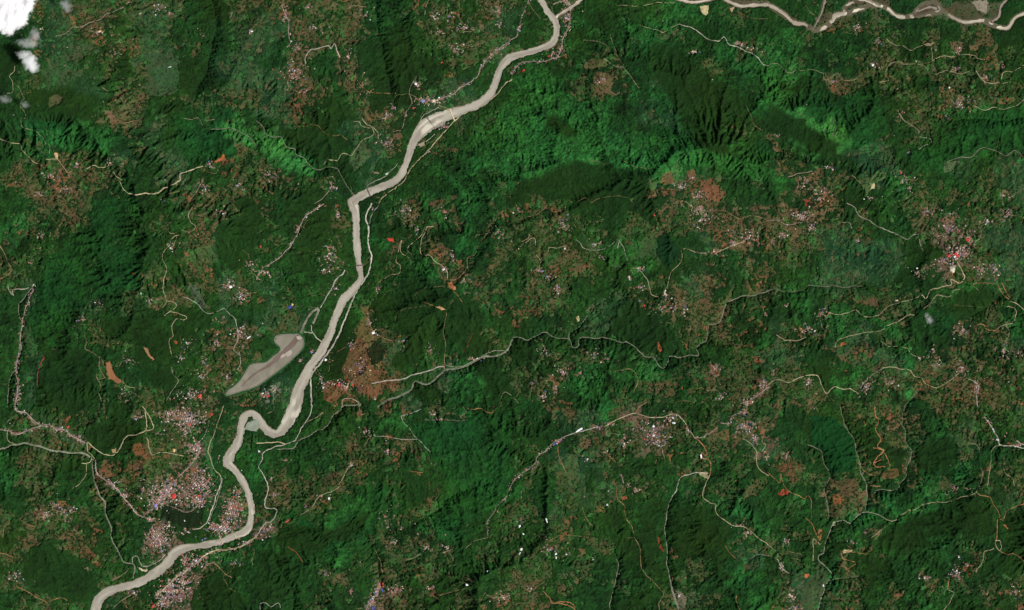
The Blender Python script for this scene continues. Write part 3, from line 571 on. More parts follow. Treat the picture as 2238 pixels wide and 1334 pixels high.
def erode(h, fixed, upl, cd, steps, u_dt, kdt, talus, rough=5.0):
    ny, nx = h.shape; offs = [(-1, -1), (-1, 0), (-1, 1), (0, -1), (0, 1), (1, -1), (1, 0), (1, 1)]
    idx = np.arange(ny * nx).reshape(ny, nx)
    rg = np.random.RandomState(3)
    for it in range(steps):
        h = np.where(fixed, h, h + u_dt * upl + rg.rand(ny, nx) * rough)
        best = np.zeros(h.shape); rec = idx.copy(); dist = np.full(h.shape, cd)
        for dj, di in offs:
            L = math.hypot(di, dj) * cd
            s = np.full(h.shape, -1.0)
            a = slice(max(0, -dj), ny - max(0, dj)); b = slice(max(0, -di), nx - max(0, di))
            a2 = slice(max(0, dj), ny + min(0, dj)); b2 = slice(max(0, di), nx + min(0, di))
            s[a, b] = (h[a, b] - h[a2, b2]) / L
            m = s > best
            best[m] = s[m]; rec[m] = (idx + dj * nx + di)[m]; dist[m] = L
        order = np.argsort(h, axis=None).tolist(); r = rec.ravel().tolist()
        A = [1.0] * (nx * ny)
        for i in reversed(order):
            k = r[i]
            if k != i: A[k] += A[i]
        F = (kdt * (np.array(A) * cd * cd) ** .4 / dist.ravel()).tolist()
        H = h.ravel().tolist(); fx = fixed.ravel().tolist(); dl = (dist.ravel() * talus).tolist()
        for i in order:
            if fx[i]: continue
            k = r[i]
            if k == i: continue
            f = F[i]; v = (H[i] + f * H[k]) / (1 + f); t = H[k] + dl[i]
            H[i] = v if v < t else t
        h = np.array(H).reshape(ny, nx)
        p = np.pad(h, 1, 'edge'); lap = p[:-2, 1:-1] + p[2:, 1:-1] + p[1:-1, :-2] + p[1:-1, 2:] - 4 * h
        h = np.where(fixed, h, h + .06 * lap)
    return h
RELIEF = .74; WSC = 1.0; HSC = 1.7
def blur(a, r):
    for _ in range(2):
        for ax in (0, 1):
            p = np.pad(a, [(r + 1, r) if q == ax else (0, 0) for q in (0, 1)], 'edge'); s_ = np.cumsum(p, ax, dtype=np.float64)
            a = (s_[2 * r + 1:] - s_[:-2 * r - 1] if ax == 0 else s_[:, 2 * r + 1:] - s_[:, :-2 * r - 1]) / (2 * r + 1)
    return a.astype(np.float32)
h = erode(h, fixed, upl, CD, 16, 18, 2.0, .6)
b_ = blur(h, 14); h = b_ + 56 * np.tanh((h - b_) / 56)
h = zfl + (h - zfl) * RELIEF

# ---------------------------------------------------------------- the ground on a 15.5 m grid
xs = gx0 + np.arange(NX) * DX; ys = gy0 + np.arange(NY) * DX
FX, FY = np.meshgrid(xs, ys)
Hf = up(h, 2, FX.shape)
uf = up(upl, 2, FX.shape)
TX = cover_param(FX, FY, dict(D=.45, F=1.0, T=.9, G=1.3, L=1.0, O=.5, M=1.2, B=.8, R=.7, V=.3))
Hf = Hf + uf * 10 * fbm(FX, FY, 260, 31, 3) + TX * 6 * fbm(FX, FY, 110, 41, 3)
fx2 = np.repeat(np.repeat(fixed, 2, 0), 2, 1)
Hf = Hf + (uf + .25) * 7 * fbm(FX, FY, 45, 51, 2)
Hf = erode(Hf.astype(np.float64), fx2, uf + .25, DX, 4, 9, 1.7, .8, 4.0)
Hf += np.clip(uf, 0, 1.1) * (.8 * 16 * np.tanh((Hf - blur(Hf, 7)) / 16) + .6 * 9 * np.tanh((Hf - blur(Hf, 3)) / 9))
def stamp(P, rad):
    """distance in metres from every grid point to a path, inf beyond rad; and the index of the nearest sample"""
    D = np.full(NX * NY, 1e9, np.float32); I = np.zeros(NX * NY, np.int32)
    i = ((P[:, 0] - gx0) / DX).round().astype(int); j = ((P[:, 1] - gy0) / DX).round().astype(int)
    R = int(rad / DX) + 1; k = np.arange(len(P))
    for dj in range(-R, R + 1):
        for di in range(-R, R + 1):
            a = i + di; b = j + dj; ok = (a >= 0) & (a < NX) & (b >= 0) & (b < NY)
            a, b, kk = a[ok], b[ok], k[ok]; c = b * NX + a
            dd = np.hypot(gx0 + a * DX - P[kk, 0], gy0 + b * DX - P[kk, 1]).astype(np.float32)
            np.minimum.at(D, c, dd); m = D[c] == dd; I[c[m]] = kk[m]
    return D.reshape(NY, NX), I.reshape(NY, NX)
wet = np.zeros(Hf.shape, np.float32) + 1e9           # distance beyond the water's edge
def carve(P, z, half, bank):
    global Hf, wet
    D, I = stamp(P, half.max() + bank + DX)
    e = D - half[I]; zz = z[I]
    t = smooth(14, bank, e)
    Hn = (zz - 5) * (1 - smooth(4, 26, e)) + (zz + 3 + .06 * np.clip(e, 0, 1e3)) * smooth(4, 26, e)
    Hf = np.where(D < 1e8, Hn * (1 - t) + Hf * t, Hf); wet = np.minimum(wet, e)
rn = vnoise(river[:, 0], river[:, 1], 110, 77) * 11 + vnoise(river[:, 0], river[:, 1], 30, 78) * 9 - 3
half_r = river[:, 2] / 2 + rn
carve(river, zr, half_r, 260)
half_b = []
for b, z in zip(braids, ez):
    hb = b[:, 2] / 2 + vnoise(b[:, 0], b[:, 1], 50, 79) * 10; half_b.append(hb)
    carve(b, z, hb + 16, 200)
# reservoir
def tpoly(pts):
    return np.array([(X(a), Y(b)) for a, b in (tp(t, x, y) for t, x, y in pts)])
RES = [(6, 268, 858), (6, 298, 880), (6, 308, 920), (6, 290, 960), (6, 230, 1020), (6, 160, 1080), (6, 80, 1140), (6, 0, 1195),
       (5, 1600, 1222), (5, 1510, 1250), (5, 1482, 1250), (5, 1500, 1225), (5, 1560, 1180), (5, 1610, 1110), (5, 1640, 1062), (6, 0, 1052),
       (6, 60, 1045), (6, 110, 1008), (6, 155, 970), (6, 158, 940), (6, 122, 905), (6, 132, 872), (6, 180, 862)]
RESP = tpoly(RES)
def inside(P, x, y):
    c = np.zeros(x.shape, bool); j = len(P) - 1
    for i in range(len(P)):
        xi, yi = P[i]; xj, yj = P[j]
        if yi != yj: c ^= ((yi > y) != (yj > y)) & (x < (xj - xi) * (y - yi) / (yj - yi) + xi)
        j = i
    return c
def polymask(P, pad=60, rag=1):
    m = np.zeros(Hf.shape, bool)
    i0, i1 = [int(np.clip((v - gx0) / DX, 0, NX - 1)) for v in (P[:, 0].min() - pad - DX, P[:, 0].max() + pad + 2 * DX)]
    j0, j1 = [int(np.clip((v - gy0) / DX, 0, NY - 1)) for v in (P[:, 1].min() - pad - DX, P[:, 1].max() + pad + 2 * DX)]
    sl_ = (slice(j0, j1 + 1), slice(i0, i1 + 1))
    m[sl_] = inside(P, FX[sl_] + rag * (9 * vnoise(FX[sl_], FY[sl_], 45, 91) + 22 * vnoise(FX[sl_], FY[sl_], 160, 93)), FY[sl_] + rag * (9 * vnoise(FX[sl_], FY[sl_], 45, 92) + 22 * vnoise(FX[sl_], FY[sl_], 160, 94)))
    return m
ZRES = 322.0
ringP = spline(np.vstack([RESP, RESP[:1]]))
D, I = stamp(ringP, 260); ins = polymask(RESP, rag=0)
e = np.where(ins, -np.minimum(D, 200), D)
near = (D < 1e8) | ins
t = smooth(45, 220, e)
Hf = np.where(near, np.where(e < 0, ZRES - 6, ZRES + 5) * (1 - smooth(-14, 6, e)) * 1.0 * (1 - t) + (ZRES + 5) * smooth(-14, 6, e) * (1 - t) + Hf * t, Hf)
wet = np.minimum(wet, np.where(near, e - 34, 1e9)); resd = np.where(near, e, 1e9)
# towns lie on gentler ground
def Hs(x, y, A=None):
    A = Hf if A is None else A
    u = np.clip((np.asarray(x) - gx0) / DX, 0, NX - 1.001); v = np.clip((np.asarray(y) - gy0) / DX, 0, NY - 1.001)
    i = u.astype(int); j = v.astype(int); fu = u - i; fv = v - j
    return (A[j, i] * (1 - fu) + A[j, i + 1] * fu) * (1 - fv) + (A[j + 1, i] * (1 - fu) + A[j + 1, i + 1] * fu) * fv
# roads and streams: a bench cut into the slope
rd = np.full(Hf.shape, 1e9, np.float32)
for c, wd, P in lines:
    D, I = stamp(P, wd / 2 + 24)
    z = Hs(P[:, 0], P[:, 1]); k = np.ones(9) / 9
    z = np.convolve(np.pad(z, 4, 'edge'), k, 'valid')
    t = smooth(wd / 2 + 2, wd / 2 + 24, D)
    ok = (D < 1e8) & (wet > 10)
    Hf = np.where(ok, z[I] * (1 - t) + Hf * t, Hf)
    rd = np.minimum(rd, D - wd / 2)

# ---------------------------------------------------------------- houses: where they stand
HC = []                                            # x, y, cluster
random.seed(11); rg = np.random.RandomState(12)
CL = []
for row in HOUSES.split('\n'):
    v = [float(q) for q in row.split()]; t = int(v[0])
    for i in range(1, len(v) - 4, 5):
        a, b = tp(t, v[i], v[i + 1]); CL.append((X(a), Y(b), v[i + 2] / 3 * M, v[i + 3] / 3 * M, int(v[i + 4])))
for ci, (x, y, rx, ry, n) in enumerate(CL):
    n = int(n * (3.4 if x < X(565) and y < Y(885) and n > 40 else 1.5))
    th = rg.rand(n) * 2 * math.pi; r = np.abs(rg.randn(n)) * .62
    ang = rg.rand() * math.pi
    for a, q in zip(th, r):
        dx, dy = rx * q * math.cos(a), ry * q * math.sin(a)
        if n > 30:                                  # rows of houses along lanes
            u, v_ = dx * math.cos(ang) + dy * math.sin(ang), dy * math.cos(ang) - dx * math.sin(ang)
            v_ += 18 * math.sin(u / 90); v_ = round(v_ / 46) * 46 + 5 * rg.randn(); 
            if rg.rand() < .25: u, v_ = round(u / 120) * 120 + 5 * rg.randn(), v_ + rg.uniform(-23, 23)
            v_ -= 18 * math.sin(u / 90)
            dx, dy = u * math.cos(ang) - v_ * math.sin(ang), u * math.sin(ang) + v_ * math.cos(ang)
        HC.append((x + dx, y + dy, ci))
for c, wd, P in lines:                             # houses strung along the village streets
    if c == 'p' and wd > 14 or (c == 'c' and wd > 28):
        for k in range(0, len(P) - 1, 2):
            if rg.rand() < (.62 if wd > 18 else .3):
                dx, dy = P[k + 1] - P[k]; L = math.hypot(dx, dy) + 1e-6; s = rg.choice([-1, 1]) * (wd / 2 + 9 + 16 * abs(rg.randn()))
                HC.append((P[k][0] - dy / L * s, P[k][1] + dx / L * s, -1))
for k in range(420):                               # lone farmhouses
    HC.append((rg.uniform(-11300, 11300), rg.uniform(-6700, 6700), -2))
HC = np.array(HC)
ix = np.clip(((HC[:, 0] - gx0) / DX).round().astype(int), 0, NX - 1); iy = np.clip(((HC[:, 1] - gy0) / DX).round().astype(int), 0, NY - 1)
ff_h = cover_param(HC[:, 0], HC[:, 1], dict(D=.97, F=.6, T=.98, G=.8, L=.95, O=.6, M=.1, B=.1, R=.2, V=0), 0)
keep = (wet[iy, ix] > 16) & ((HC[:, 2] != -2) | (rg.rand(len(HC)) > ff_h))
HC = HC[keep]
HS = np.clip(rg.lognormal(math.log(11.5), .26, len(HC)), 7, 26)      # house length
HA = rg.rand(len(HC)) * math.pi
o = np.argsort(-HS)                                 # no two houses in each other
HC, HS, HA = HC[o], HS[o], HA[o]
grid = {}; ok = []
for k, (x, y, c) in enumerate(HC):
    g = (int(x // 30), int(y // 30)); hit = False
    for a in (-1, 0, 1):
        for b in (-1, 0, 1):
            for q in grid.get((g[0] + a, g[1] + b), ()):
                if math.hypot(HC[q, 0] - x, HC[q, 1] - y) < (HS[q] + HS[k]) * .58: hit = True
    if hit: continue
    grid.setdefault(g, []).append(k); ok.append(k)
HC, HS, HA = HC[ok], HS[ok], HA[ok]
print('houses', len(HC))
built = np.zeros(Hf.shape, np.float32)             # how built-up the ground is
ix = np.clip(((HC[:, 0] - gx0) / DX).round().astype(int), 2, NX - 3); iy = np.clip(((HC[:, 1] - gy0) / DX).round().astype(int), 2, NY - 3)
for dj in (-1, 0, 1):
    for di in (-1, 0, 1): np.add.at(built, (iy + dj, ix + di), 1.0 if di == dj == 0 else .5)

# ---------------------------------------------------------------- what grows where
def C3(**k): return {a: lin(b) for a, b in k.items()}
FOR = C3(D=(22, 50, 12), F=(23, 58, 18), T=(21, 65, 23), G=(31, 80, 30), L=(48, 106, 44), O=(32, 64, 32), M=(26, 57, 18), B=(26, 54, 20), R=(26, 52, 19), V=(24, 55, 23))  # L tone brightened to paint in sunlit slopes
OPN = C3(D=(36, 62, 26), F=(50, 74, 38), T=(30, 78, 34), G=(52, 100, 48), L=(62, 118, 58), O=(54, 78, 46), M=(60, 76, 40), B=(88, 77, 49), R=(110, 72, 48), V=(104, 86, 72))
FF = dict(D=1.03, F=.80, T=1.02, G=.80, L=.62, O=.42, M=.43, B=.34, R=.32, V=.28)
BR = dict(D=.1, F=.42, T=.03, G=.14, L=.04, O=.30, M=.62, B=.82, R=.9, V=.7)     # share of bare and ploughed plots
ff = cover_param(FX, FY, FF); br = cover_param(FX, FY, BR)
cf = cover_param(FX, FY, FOR); co = cover_param(FX, FY, OPN)
for row in ZONES.split('\n'):
    a, b = row.split(';'); t, c = a.split(' '); t = int(t); v = [float(q) for q in b.split()]
    P = tpoly([(t, v[i], v[i + 1]) for i in range(0, len(v) - 1, 2)])
    i0, i1 = [int(np.clip((q - gx0) / DX, 0, NX)) for q in (P[:, 0].min() - 500, P[:, 0].max() + 500)]
    j0, j1 = [int(np.clip((q - gy0) / DX, 0, NY)) for q in (P[:, 1].min() - 500, P[:, 1].max() + 500)]
    s2 = (slice(j0, j1), slice(i0, i1)); k = blur(polymask(P, 300, 2.6)[s2].astype(np.float32), 9)
    k = smooth(.30, .70, k + .20 * fbm(FX[s2], FY[s2], 150, 95, 3)); k3 = k[..., None]
    ff[s2] += (FF[c] - ff[s2]) * k; br[s2] += (BR[c] - br[s2]) * k; TX[s2] += (dict(D=.5, F=.9, T=.9, G=1.2, L=1.0, O=.5)[c] - TX[s2]) * k
    cf[s2] = cf[s2] * (1 - k3) + FOR[c] * k3; co[s2] = co[s2] * (1 - k3) + OPN[c] * k3
wx = FX + 40 * fbm(FX, FY, 120, 101, 2); wy = FY + 40 * fbm(FX, FY, 120, 111, 2)
a1, a2, a3, edge = voronoi(wx, wy, 120, 1)
b1, b2, b3, edge2 = voronoi(wx + 500, wy, 260, 2)
n1 = fbm(FX, FY, 420, 121, 4); n2 = fbm(FX, FY, 60, 131, 2); n3 = vnoise(FX, FY, 26, 141)
score = .5 + .38 * n1 + .3 * (b1 - .5) + .22 * (a2 - .5) + .26 * n2
forest = score < ff * .92
hedge = (edge < 14) & (a3 < .4) & (ff > .25)
forest |= hedge
trees = (n3 + .35 * vnoise(FX, FY, 17, 142) > .52) & (rg.rand(NY, NX) < .8)
forest |= trees & (ff > .2)
# plots
BROWNS = lin([(92, 74, 50), (80, 70, 44), (100, 76, 52), (86, 64, 44), (106, 90, 64), (70, 68, 40), (84, 80, 50), (78, 62, 42)])
GREENS = lin([(58, 84, 42), (46, 88, 44), (70, 88, 54), (52, 74, 44), (64, 78, 52), (38, 96, 40), (44, 114, 50), (56, 74, 40)])
isb = (a1 * .7 + b2 * .3 + .18 * n2) < br * .82 + .04
ii = (a2 * 7.99).astype(int)
plot = np.where(isb[..., None], BROWNS[ii], GREENS[ii])
mixw = np.clip(.56 + .25 * n1 + .2 * n3, .2, .85)[..., None]
ground = plot * (1 - mixw) + co * mixw
ground *= (1 + .30 * n2 + .22 * n3 + .2 * (rg.rand(NY, NX) - .5))[..., None]
red = (b3 > .93) & (br > .5) & (n2 > .1); ground[red] = ground[red] * .5 + lin((140, 80, 56)) * .5
del plot
# canopy colour: stands, species, single crowns
stand = np.clip(1 + .20 * (b2 - .5) + .30 * (a1 - .5) * smooth(.98, .8, ff) + .22 * n1 + .22 * fbm(FX, FY, 1500, 151, 2), .5, 1.6)
c1, c2, c3, _e = voronoi(wx * 1.0 + 77, wy, 48, 9)
m1 = fbm(FX, FY, 130, 171, 3)
crown = 1 + (.26 + .12 * TX) * (rg.rand(NY, NX) - .5) + TX * (.34 * n3 + .5 * (c1 - .5) + .5 * m1)
crown = np.clip(crown * .98, .2, 2.3)
canopy = cf * (stand * crown)[..., None]
yel = np.clip(.35 * fbm(FX, FY, 900, 161, 3), -.2, .35)[..., None]
canopy = canopy * np.concatenate([1 + 1.1 * yel, 1 + .15 * yel, 1 - .8 * yel], -1)
# houses, towns
bl = np.clip(built, 0, 1.6)[..., None] / 1.6
ground = ground * (1 - .75 * bl) + lin((132, 108, 96)) * (.75 + .5 * rg.rand(NY, NX))[..., None] * .75 * bl
# water margins, wet sand, embankment
sand = smooth(26, 8, wet)[..., None] * .8
ground = ground * (1 - sand) + lin((100, 92, 76)) * sand
emb = (resd > 12) & (resd < 52)
ground[emb] = lin((28, 76, 34))
dike = (resd > -4) & (resd <= 12); ground[dike] = lin((96, 96, 82))
clear = (rd < 3.5 + 7 * vnoise(FX, FY, 38, 191)) | (wet < 6 + 16 * vnoise(FX, FY, 60, 192)) | (built > .9) | (resd < 60)
# patches
for row in PATCH.split('\n'):
    a, b = row.split(';'); t, c = a.split(' '); t = int(t); c = [float(q) for q in c.split(',')]
    v = [float(q) for q in b.split()]
    P = tpoly([(t, v[i], v[i + 1]) for i in range(0, len(v) - 1, 2)])
    m = polymask(P)
    if c[0] < 40:                                   # smooth plantations
        canopy[m] = lin(c) * (.55 + .45 * np.clip(crown[m], .6, 1.5)[:, None]); forest |= m
    else:
        k = (1 + .10 * n2[m] + .22 * (a1[m] - .5))[:, None] * (.94 + .12 * rg.rand(m.sum()))[:, None]
        mix = .88 if sum(c) > 420 else .7
        ground[m] = lin(c) * k * mix + ground[m] * (1 - mix)
        dens = sum(c) < 330
        forest &= ~(m & ~(trees & (rg.rand(NY, NX) < (.45 if dens else .0))) )
forest &= ~clear
# canopy height
ch = np.clip(13 + 3 * TX + 3 * n1 + TX * (9 * n3 + 16 * (c2 - .5) + 12 * m1) + 7.5 * (rg.rand(NY, NX) - .5), 4, 40)
Hc = np.where(forest, Hf + ch, Hf - 1.5)
print('forest share', forest.mean())

# ---------------------------------------------------------------- materials
def material(name, build):
    m = bpy.data.materials.new(name); m.use_nodes = True; t = m.node_tree
    b = t.nodes['Principled BSDF']; build(t, b); return m
def N(t, k, **p):
    n = t.nodes.new(k)
    for a, v in p.items():
        if a in n.inputs: n.inputs[a].default_value = v
        else: setattr(n, a, v)
    return n
def vary(t, src, scale, amt, coord='Object'):
    """source colour times procedural noise"""
    tc = N(t, 'ShaderNodeTexCoord'); no = N(t, 'ShaderNodeTexNoise', Scale=scale, Detail=3.0)
    t.links.new(tc.outputs[coord], no.inputs['Vector'])
    mr = N(t, 'ShaderNodeMapRange'); mr.inputs['From Min'].default_value = .3; mr.inputs['From Max'].default_value = .7
    mr.inputs['To Min'].default_value = 1 - amt; mr.inputs['To Max'].default_value = 1 + amt
    t.links.new(no.outputs[0], mr.inputs[0])
    v = N(t, 'ShaderNodeVectorMath', operation='SCALE'); t.links.new(src, v.inputs[0]); t.links.new(mr.outputs[0], v.inputs['Scale'])
    return v.outputs[0], no
def mat_attr(name, scale, amt, rough, bump=0, dist=1):
    def f(t, b):
        at = N(t, 'ShaderNodeAttribute', attribute_name='col')
        c, no = vary(t, at.outputs['Color'], scale, amt); t.links.new(c, b.inputs['Base Color'])
        b.inputs['Roughness'].default_value = rough; b.inputs['Specular IOR Level'].default_value = .1
        if bump:
            bp = N(t, 'ShaderNodeBump', Strength=bump, Distance=dist); t.links.new(no.outputs[0], bp.inputs['Height']); t.links.new(bp.outputs[0], b.inputs['Normal'])
    return material(name, f)
def mat_flat(name, rgb, scale=.02, amt=.12, rough=.8, spec=.1):
    def f(t, b):
        r = N(t, 'ShaderNodeRGB'); r.outputs[0].default_value = (*lin(rgb), 1)
        c, no = vary(t, r.outputs[0], scale, amt); t.links.new(c, b.inputs['Base Color'])
        b.inputs['Roughness'].default_value = rough; b.inputs['Specular IOR Level'].default_value = spec
    return material(name, f)
M_ground = mat_attr('ground', .025, .14, .95, .5, 6)
M_forest = mat_attr('foliage', .045, .22, .9, .7, 8)
def mesh_obj(name, V, F, mat, col=None, parent=None, smooth_=False, kind=None):
    V = np.asarray(V, np.float32); me = bpy.data.meshes.new(name)
    me.vertices.add(len(V)); me.vertices.foreach_set('co', V.ravel())
    if isinstance(F, np.ndarray):
        k = F.shape[1]; me.loops.add(F.size); me.loops.foreach_set('vertex_index', F.ravel().astype(np.int32))
        me.polygons.add(len(F)); me.polygons.foreach_set('loop_start', np.arange(len(F), dtype=np.int32) * k)
        if smooth_: me.polygons.foreach_set('use_smooth', np.ones(len(F), bool))
        me.update(calc_edges=True)
    else:
        me.clear_geometry(); me.from_pydata(V.tolist(), [], F); me.update()
    if col is not None:
        c = np.ones((len(V), 4), np.float32); c[:, :3] = col
        at = me.color_attributes.new('col', 'FLOAT_COLOR', 'POINT'); at.data.foreach_set('color', c.ravel())
    me.materials.append(mat); o = bpy.data.objects.new(name, me); COL.objects.link(o)
    if parent: o.parent = parent
    if kind: o['kind'] = kind
    return o
# the ground reaches far past the frame: the outermost rows are stretched to the horizon
k = 10; ext = np.cumsum(60 * 2.05 ** np.arange(1, k + 1))
xe = np.concatenate([xs[0] - ext[::-1], xs, xs[-1] + ext]); ye = np.concatenate([ys[0] - ext[::-1], ys, ys[-1] + ext])
EX, EY = np.meshgrid(xe, ye)
V = np.stack([EX, EY, np.pad(Hf, k, 'edge')], -1).reshape(-1, 3)
nx, ny = len(xe), len(ye)
q = (np.arange(ny - 1)[:, None] * nx + np.arange(nx - 1)[None]).ravel()
Fq = np.stack([q, q + 1, q + nx + 1, q + nx], 1)
gc = np.pad(ground, ((k, k), (k, k), (0, 0)), 'edge').reshape(-1, 3)
mesh_obj('ground', V, Fq, M_ground, gc, smooth_=True, kind='structure')
# the woods: a closed canopy standing on the ground, one cell of every edge sloping down
any_ = np.zeros((NY - 1, NX - 1), bool)
for a in (slice(0, -1), slice(1, None)):
    for b in (slice(0, -1), slice(1, None)): any_ |= forest[a, b]
any_ &= ~((rd[:-1, :-1] < 2) | (wet[:-1, :-1] < 6))
j, i = np.nonzero(any_); q = j * NX + i
Fq = np.stack([q, q + 1, q + NX + 1, q + NX], 1)
u, inv = np.unique(Fq.ravel(), return_inverse=True)
V = np.stack([FX.ravel()[u], FY.ravel()[u], Hc.ravel()[u]], 1)
fo = mesh_obj('forest', V, inv.reshape(-1, 4).astype(np.int32), M_forest, canopy.reshape(-1, 3)[u], smooth_=True, kind='stuff')
fo['label'] = 'dark green tropical woods covering the hills between the fields'; fo['category'] = 'forest'
# ---------------------------------------------------------------- water and roads
def ribbon(name, P, half, z, mat, rows=5, kind='structure', col=None, lift=0):
    T = np.gradient(P[:, :2], axis=0); T /= np.hypot(*T.T)[:, None] + 1e-9; Nn = np.stack([-T[:, 1], T[:, 0]], 1)
    half = np.broadcast_to(half, (len(P),)); f = np.linspace(-1, 1, rows)
    A = P[:, None, :2] + Nn[:, None] * (half[:, None] * f)[..., None]
    if z is None: Z = Hs(A[..., 0], A[..., 1]) + lift
    else: Z = np.broadcast_to(np.asarray(z)[:, None], A.shape[:2])
    V = np.concatenate([A, Z[..., None]], -1).reshape(-1, 3)
    q = (np.arange(len(P) - 1)[:, None] * rows + np.arange(rows - 1)[None]).ravel()
    F = np.stack([q, q + 1, q + rows + 1, q + rows], 1)[:, ::-1].copy()
    cc = None if col is None else np.repeat(col, rows, 0) if col.ndim == 2 else col.reshape(-1, 3)
    return mesh_obj(name, V, F, mat, cc, smooth_=True, kind=kind)
def mat_water(name, a, b, c, scale, rough=.35):
    """silty water: streaks of two silt tones and pale sand where it runs shallow"""
    def f(t, bs):
        tc = N(t, 'ShaderNodeTexCoord'); at = N(t, 'ShaderNodeAttribute', attribute_name='col')
        n1 = N(t, 'ShaderNodeTexNoise', Scale=scale, Detail=4.0, Distortion=1.2); t.links.new(tc.outputs['Object'], n1.inputs['Vector'])
        r = N(t, 'ShaderNodeValToRGB'); t.links.new(n1.outputs[0], r.inputs[0])
        r.color_ramp.elements[0].position = .32; r.color_ramp.elements[0].color = (*lin(a), 1)
        r.color_ramp.elements[1].position = .62; r.color_ramp.elements[1].color = (*lin(b), 1)
        n2 = N(t, 'ShaderNodeTexNoise', Scale=scale * 1.7, Detail=3.0); t.links.new(tc.outputs['Object'], n2.inputs['Vector'])
        ad = N(t, 'ShaderNodeMath', operation='ADD'); t.links.new(n2.outputs[0], ad.inputs[0]); t.links.new(at.outputs['Fac'], ad.inputs[1])
        mr = N(t, 'ShaderNodeMapRange'); t.links.new(ad.outputs[0], mr.inputs[0]); mr.inputs['From Min'].default_value = .80; mr.inputs['From Max'].default_value = .98
        mx = N(t, 'ShaderNodeMix', data_type='RGBA'); t.links.new(mr.outputs[0], mx.inputs[0]); t.links.new(r.outputs[0], mx.inputs[6]); mx.inputs[7].default_value = (*lin(c), 1)
        t.links.new(mx.outputs[2], bs.inputs['Base Color']); bs.inputs['Roughness'].default_value = rough; bs.inputs['Specular IOR Level'].default_value = .2
    return material(name, f)
M_river = mat_water('silty_water', (152, 143, 129), (176, 166, 150), (212, 204, 184), .006)
SPOTS = ((944, 268, 45, .5), (640, 900, 40, .5), (600, 950, 25, .4), (545, 1130, 45, .6), (520, 905, 20, .2), (765, 445, 16, .9), (500, 1160, 30, .3), (1210, 40, 12, .8), (548, 1040, 50, .3), (700, 740, 30, .2))
def silt(P, half, tones, seed, rows=13, pale=0):
    """silt tones in streaks that follow the current, paler where it runs shallow over bars"""
    f = np.linspace(-1, 1, rows)[None]; a = arc(P)[:, None]; half = np.broadcast_to(half, (len(P),))[:, None]
    c = f * half
    st = .6 * vnoise(a, c * 7, 420, seed) + .3 * vnoise(a, c * 6, 150, seed + 1) + .2 * vnoise(a, c * 4, 60, seed + 2)
    bar = pale + .5 * vnoise(a, c * 5, 700, seed + 3) + .35 * vnoise(a, c * 5, 240, seed + 4) - .42
    for px, py, r, k in SPOTS: bar = bar + k * np.exp(-((P[:, 0] - X(px)) ** 2 + (P[:, 1] - Y(py)) ** 2) / (r * M) ** 2)[:, None] * (.6 + .5 * vnoise(a, c * 5, 130, seed + 5))
    A_, B_, C_ = [lin(t) for t in tones]
    w_ = smooth(-.6, .6, st)[..., None]; col = A_ * (1 - w_) + B_ * w_
    w_ = smooth(0, .5, bar)[..., None]; col = col * (1 - w_) + C_ * w_
    w_ = (smooth(.72, 1, np.abs(f) + .2 * vnoise(a, c * 3, 50, seed + 6)) * .45)[..., None]
    return col * (1 - w_) + lin((112, 98, 80)) * w_
M_water = mat_attr('silty_water', .02, .05, .35)
hr = half_r + 7
ribbon('river', river, hr, zr, M_water, 13, col=silt(river, hr, ((148, 142, 128), (176, 170, 154), (210, 204, 184)), 201))
M_gravel = mat_attr('gravel', .03, .2, .9)
for k, (b, z, hb) in enumerate(zip(braids, ez, half_b)):
    big = b[:, 2].mean() / M * 3 > 14.5
    gb = np.tile(lin((86, 77, 65)), (len(b), 1)) * (1 + .25 * vnoise(b[:, 0], b[:, 1], 90, 230 + k))[:, None]
    ribbon('gravel_bed', b, np.maximum(hb, 10) + 16 + 9 * vnoise(b[:, 0], b[:, 1], 130, 231 + k), z - 1.5 + .1 * k, M_gravel, 3, col=gb)
    hh = np.maximum(hb, 12)
    ribbon('river_channel', b, hh, z + (.8 if k else .4) + .3 * k, M_water, 9, col=silt(b, hh, ((150, 142, 124), (192, 184, 162), (226, 219, 194)) if big else ((120, 112, 98), (148, 140, 124), (184, 176, 158)), 211 + 9 * k, 9, .25 if big else -.1))
M_res = mat_water('reservoir_water', (122, 118, 103), (142, 136, 120), (158, 151, 136), .0030)
M_inlet = mat_water('reservoir_silt', (104, 90, 80), (118, 102, 92), (138, 124, 114), .004)
def sheet(name, P, z, mat, kind='structure'):
    """a filled outline with a fine rim"""
    P = np.asarray(P); n = len(P); c = P.mean(0)
    from mathutils.geometry import tessellate_polygon
    tri = tessellate_polygon([[Vector((a, b, 0)) for a, b in P]])
    V = np.c_[P, np.full(n, z)]; F = []
    for a, b, c_ in tri:
        q = (P[b][0] - P[a][0]) * (P[c_][1] - P[a][1]) - (P[b][1] - P[a][1]) * (P[c_][0] - P[a][0])
        F.append((a, b, c_) if q > 0 else (a, c_, b))
    return mesh_obj(name, V, F, mat, np.full((n, 3), .1), kind=kind)
ring = spline(np.vstack([RESP, RESP[:1]]), 12)[:-1]
ring = ring + 7 * np.stack([vnoise(ring[:, 0], ring[:, 1], 70, 61), vnoise(ring[:, 0], ring[:, 1], 70, 62)], 1)
sheet('reservoir', ring, ZRES, M_res)
IN = [(6, 285, 868), (6, 262, 890), (6, 230, 930), (6, 190, 965), (6, 150, 1000), (6, 110, 1040), (6, 60, 1075), (6, 0, 1110), (5, 1630, 1150), (5, 1580, 1200)]
inl = spline(tpoly(IN)); ln = np.linspace(0, 1, len(inl))
ribbon('silt_channel', inl, 62 * (1 - .75 * ln) + 14 * vnoise(inl[:, 0], inl[:, 1], 80, 5), np.full(len(inl), ZRES + .6), M_inlet, 5, col=np.full((len(inl), 3), .05))
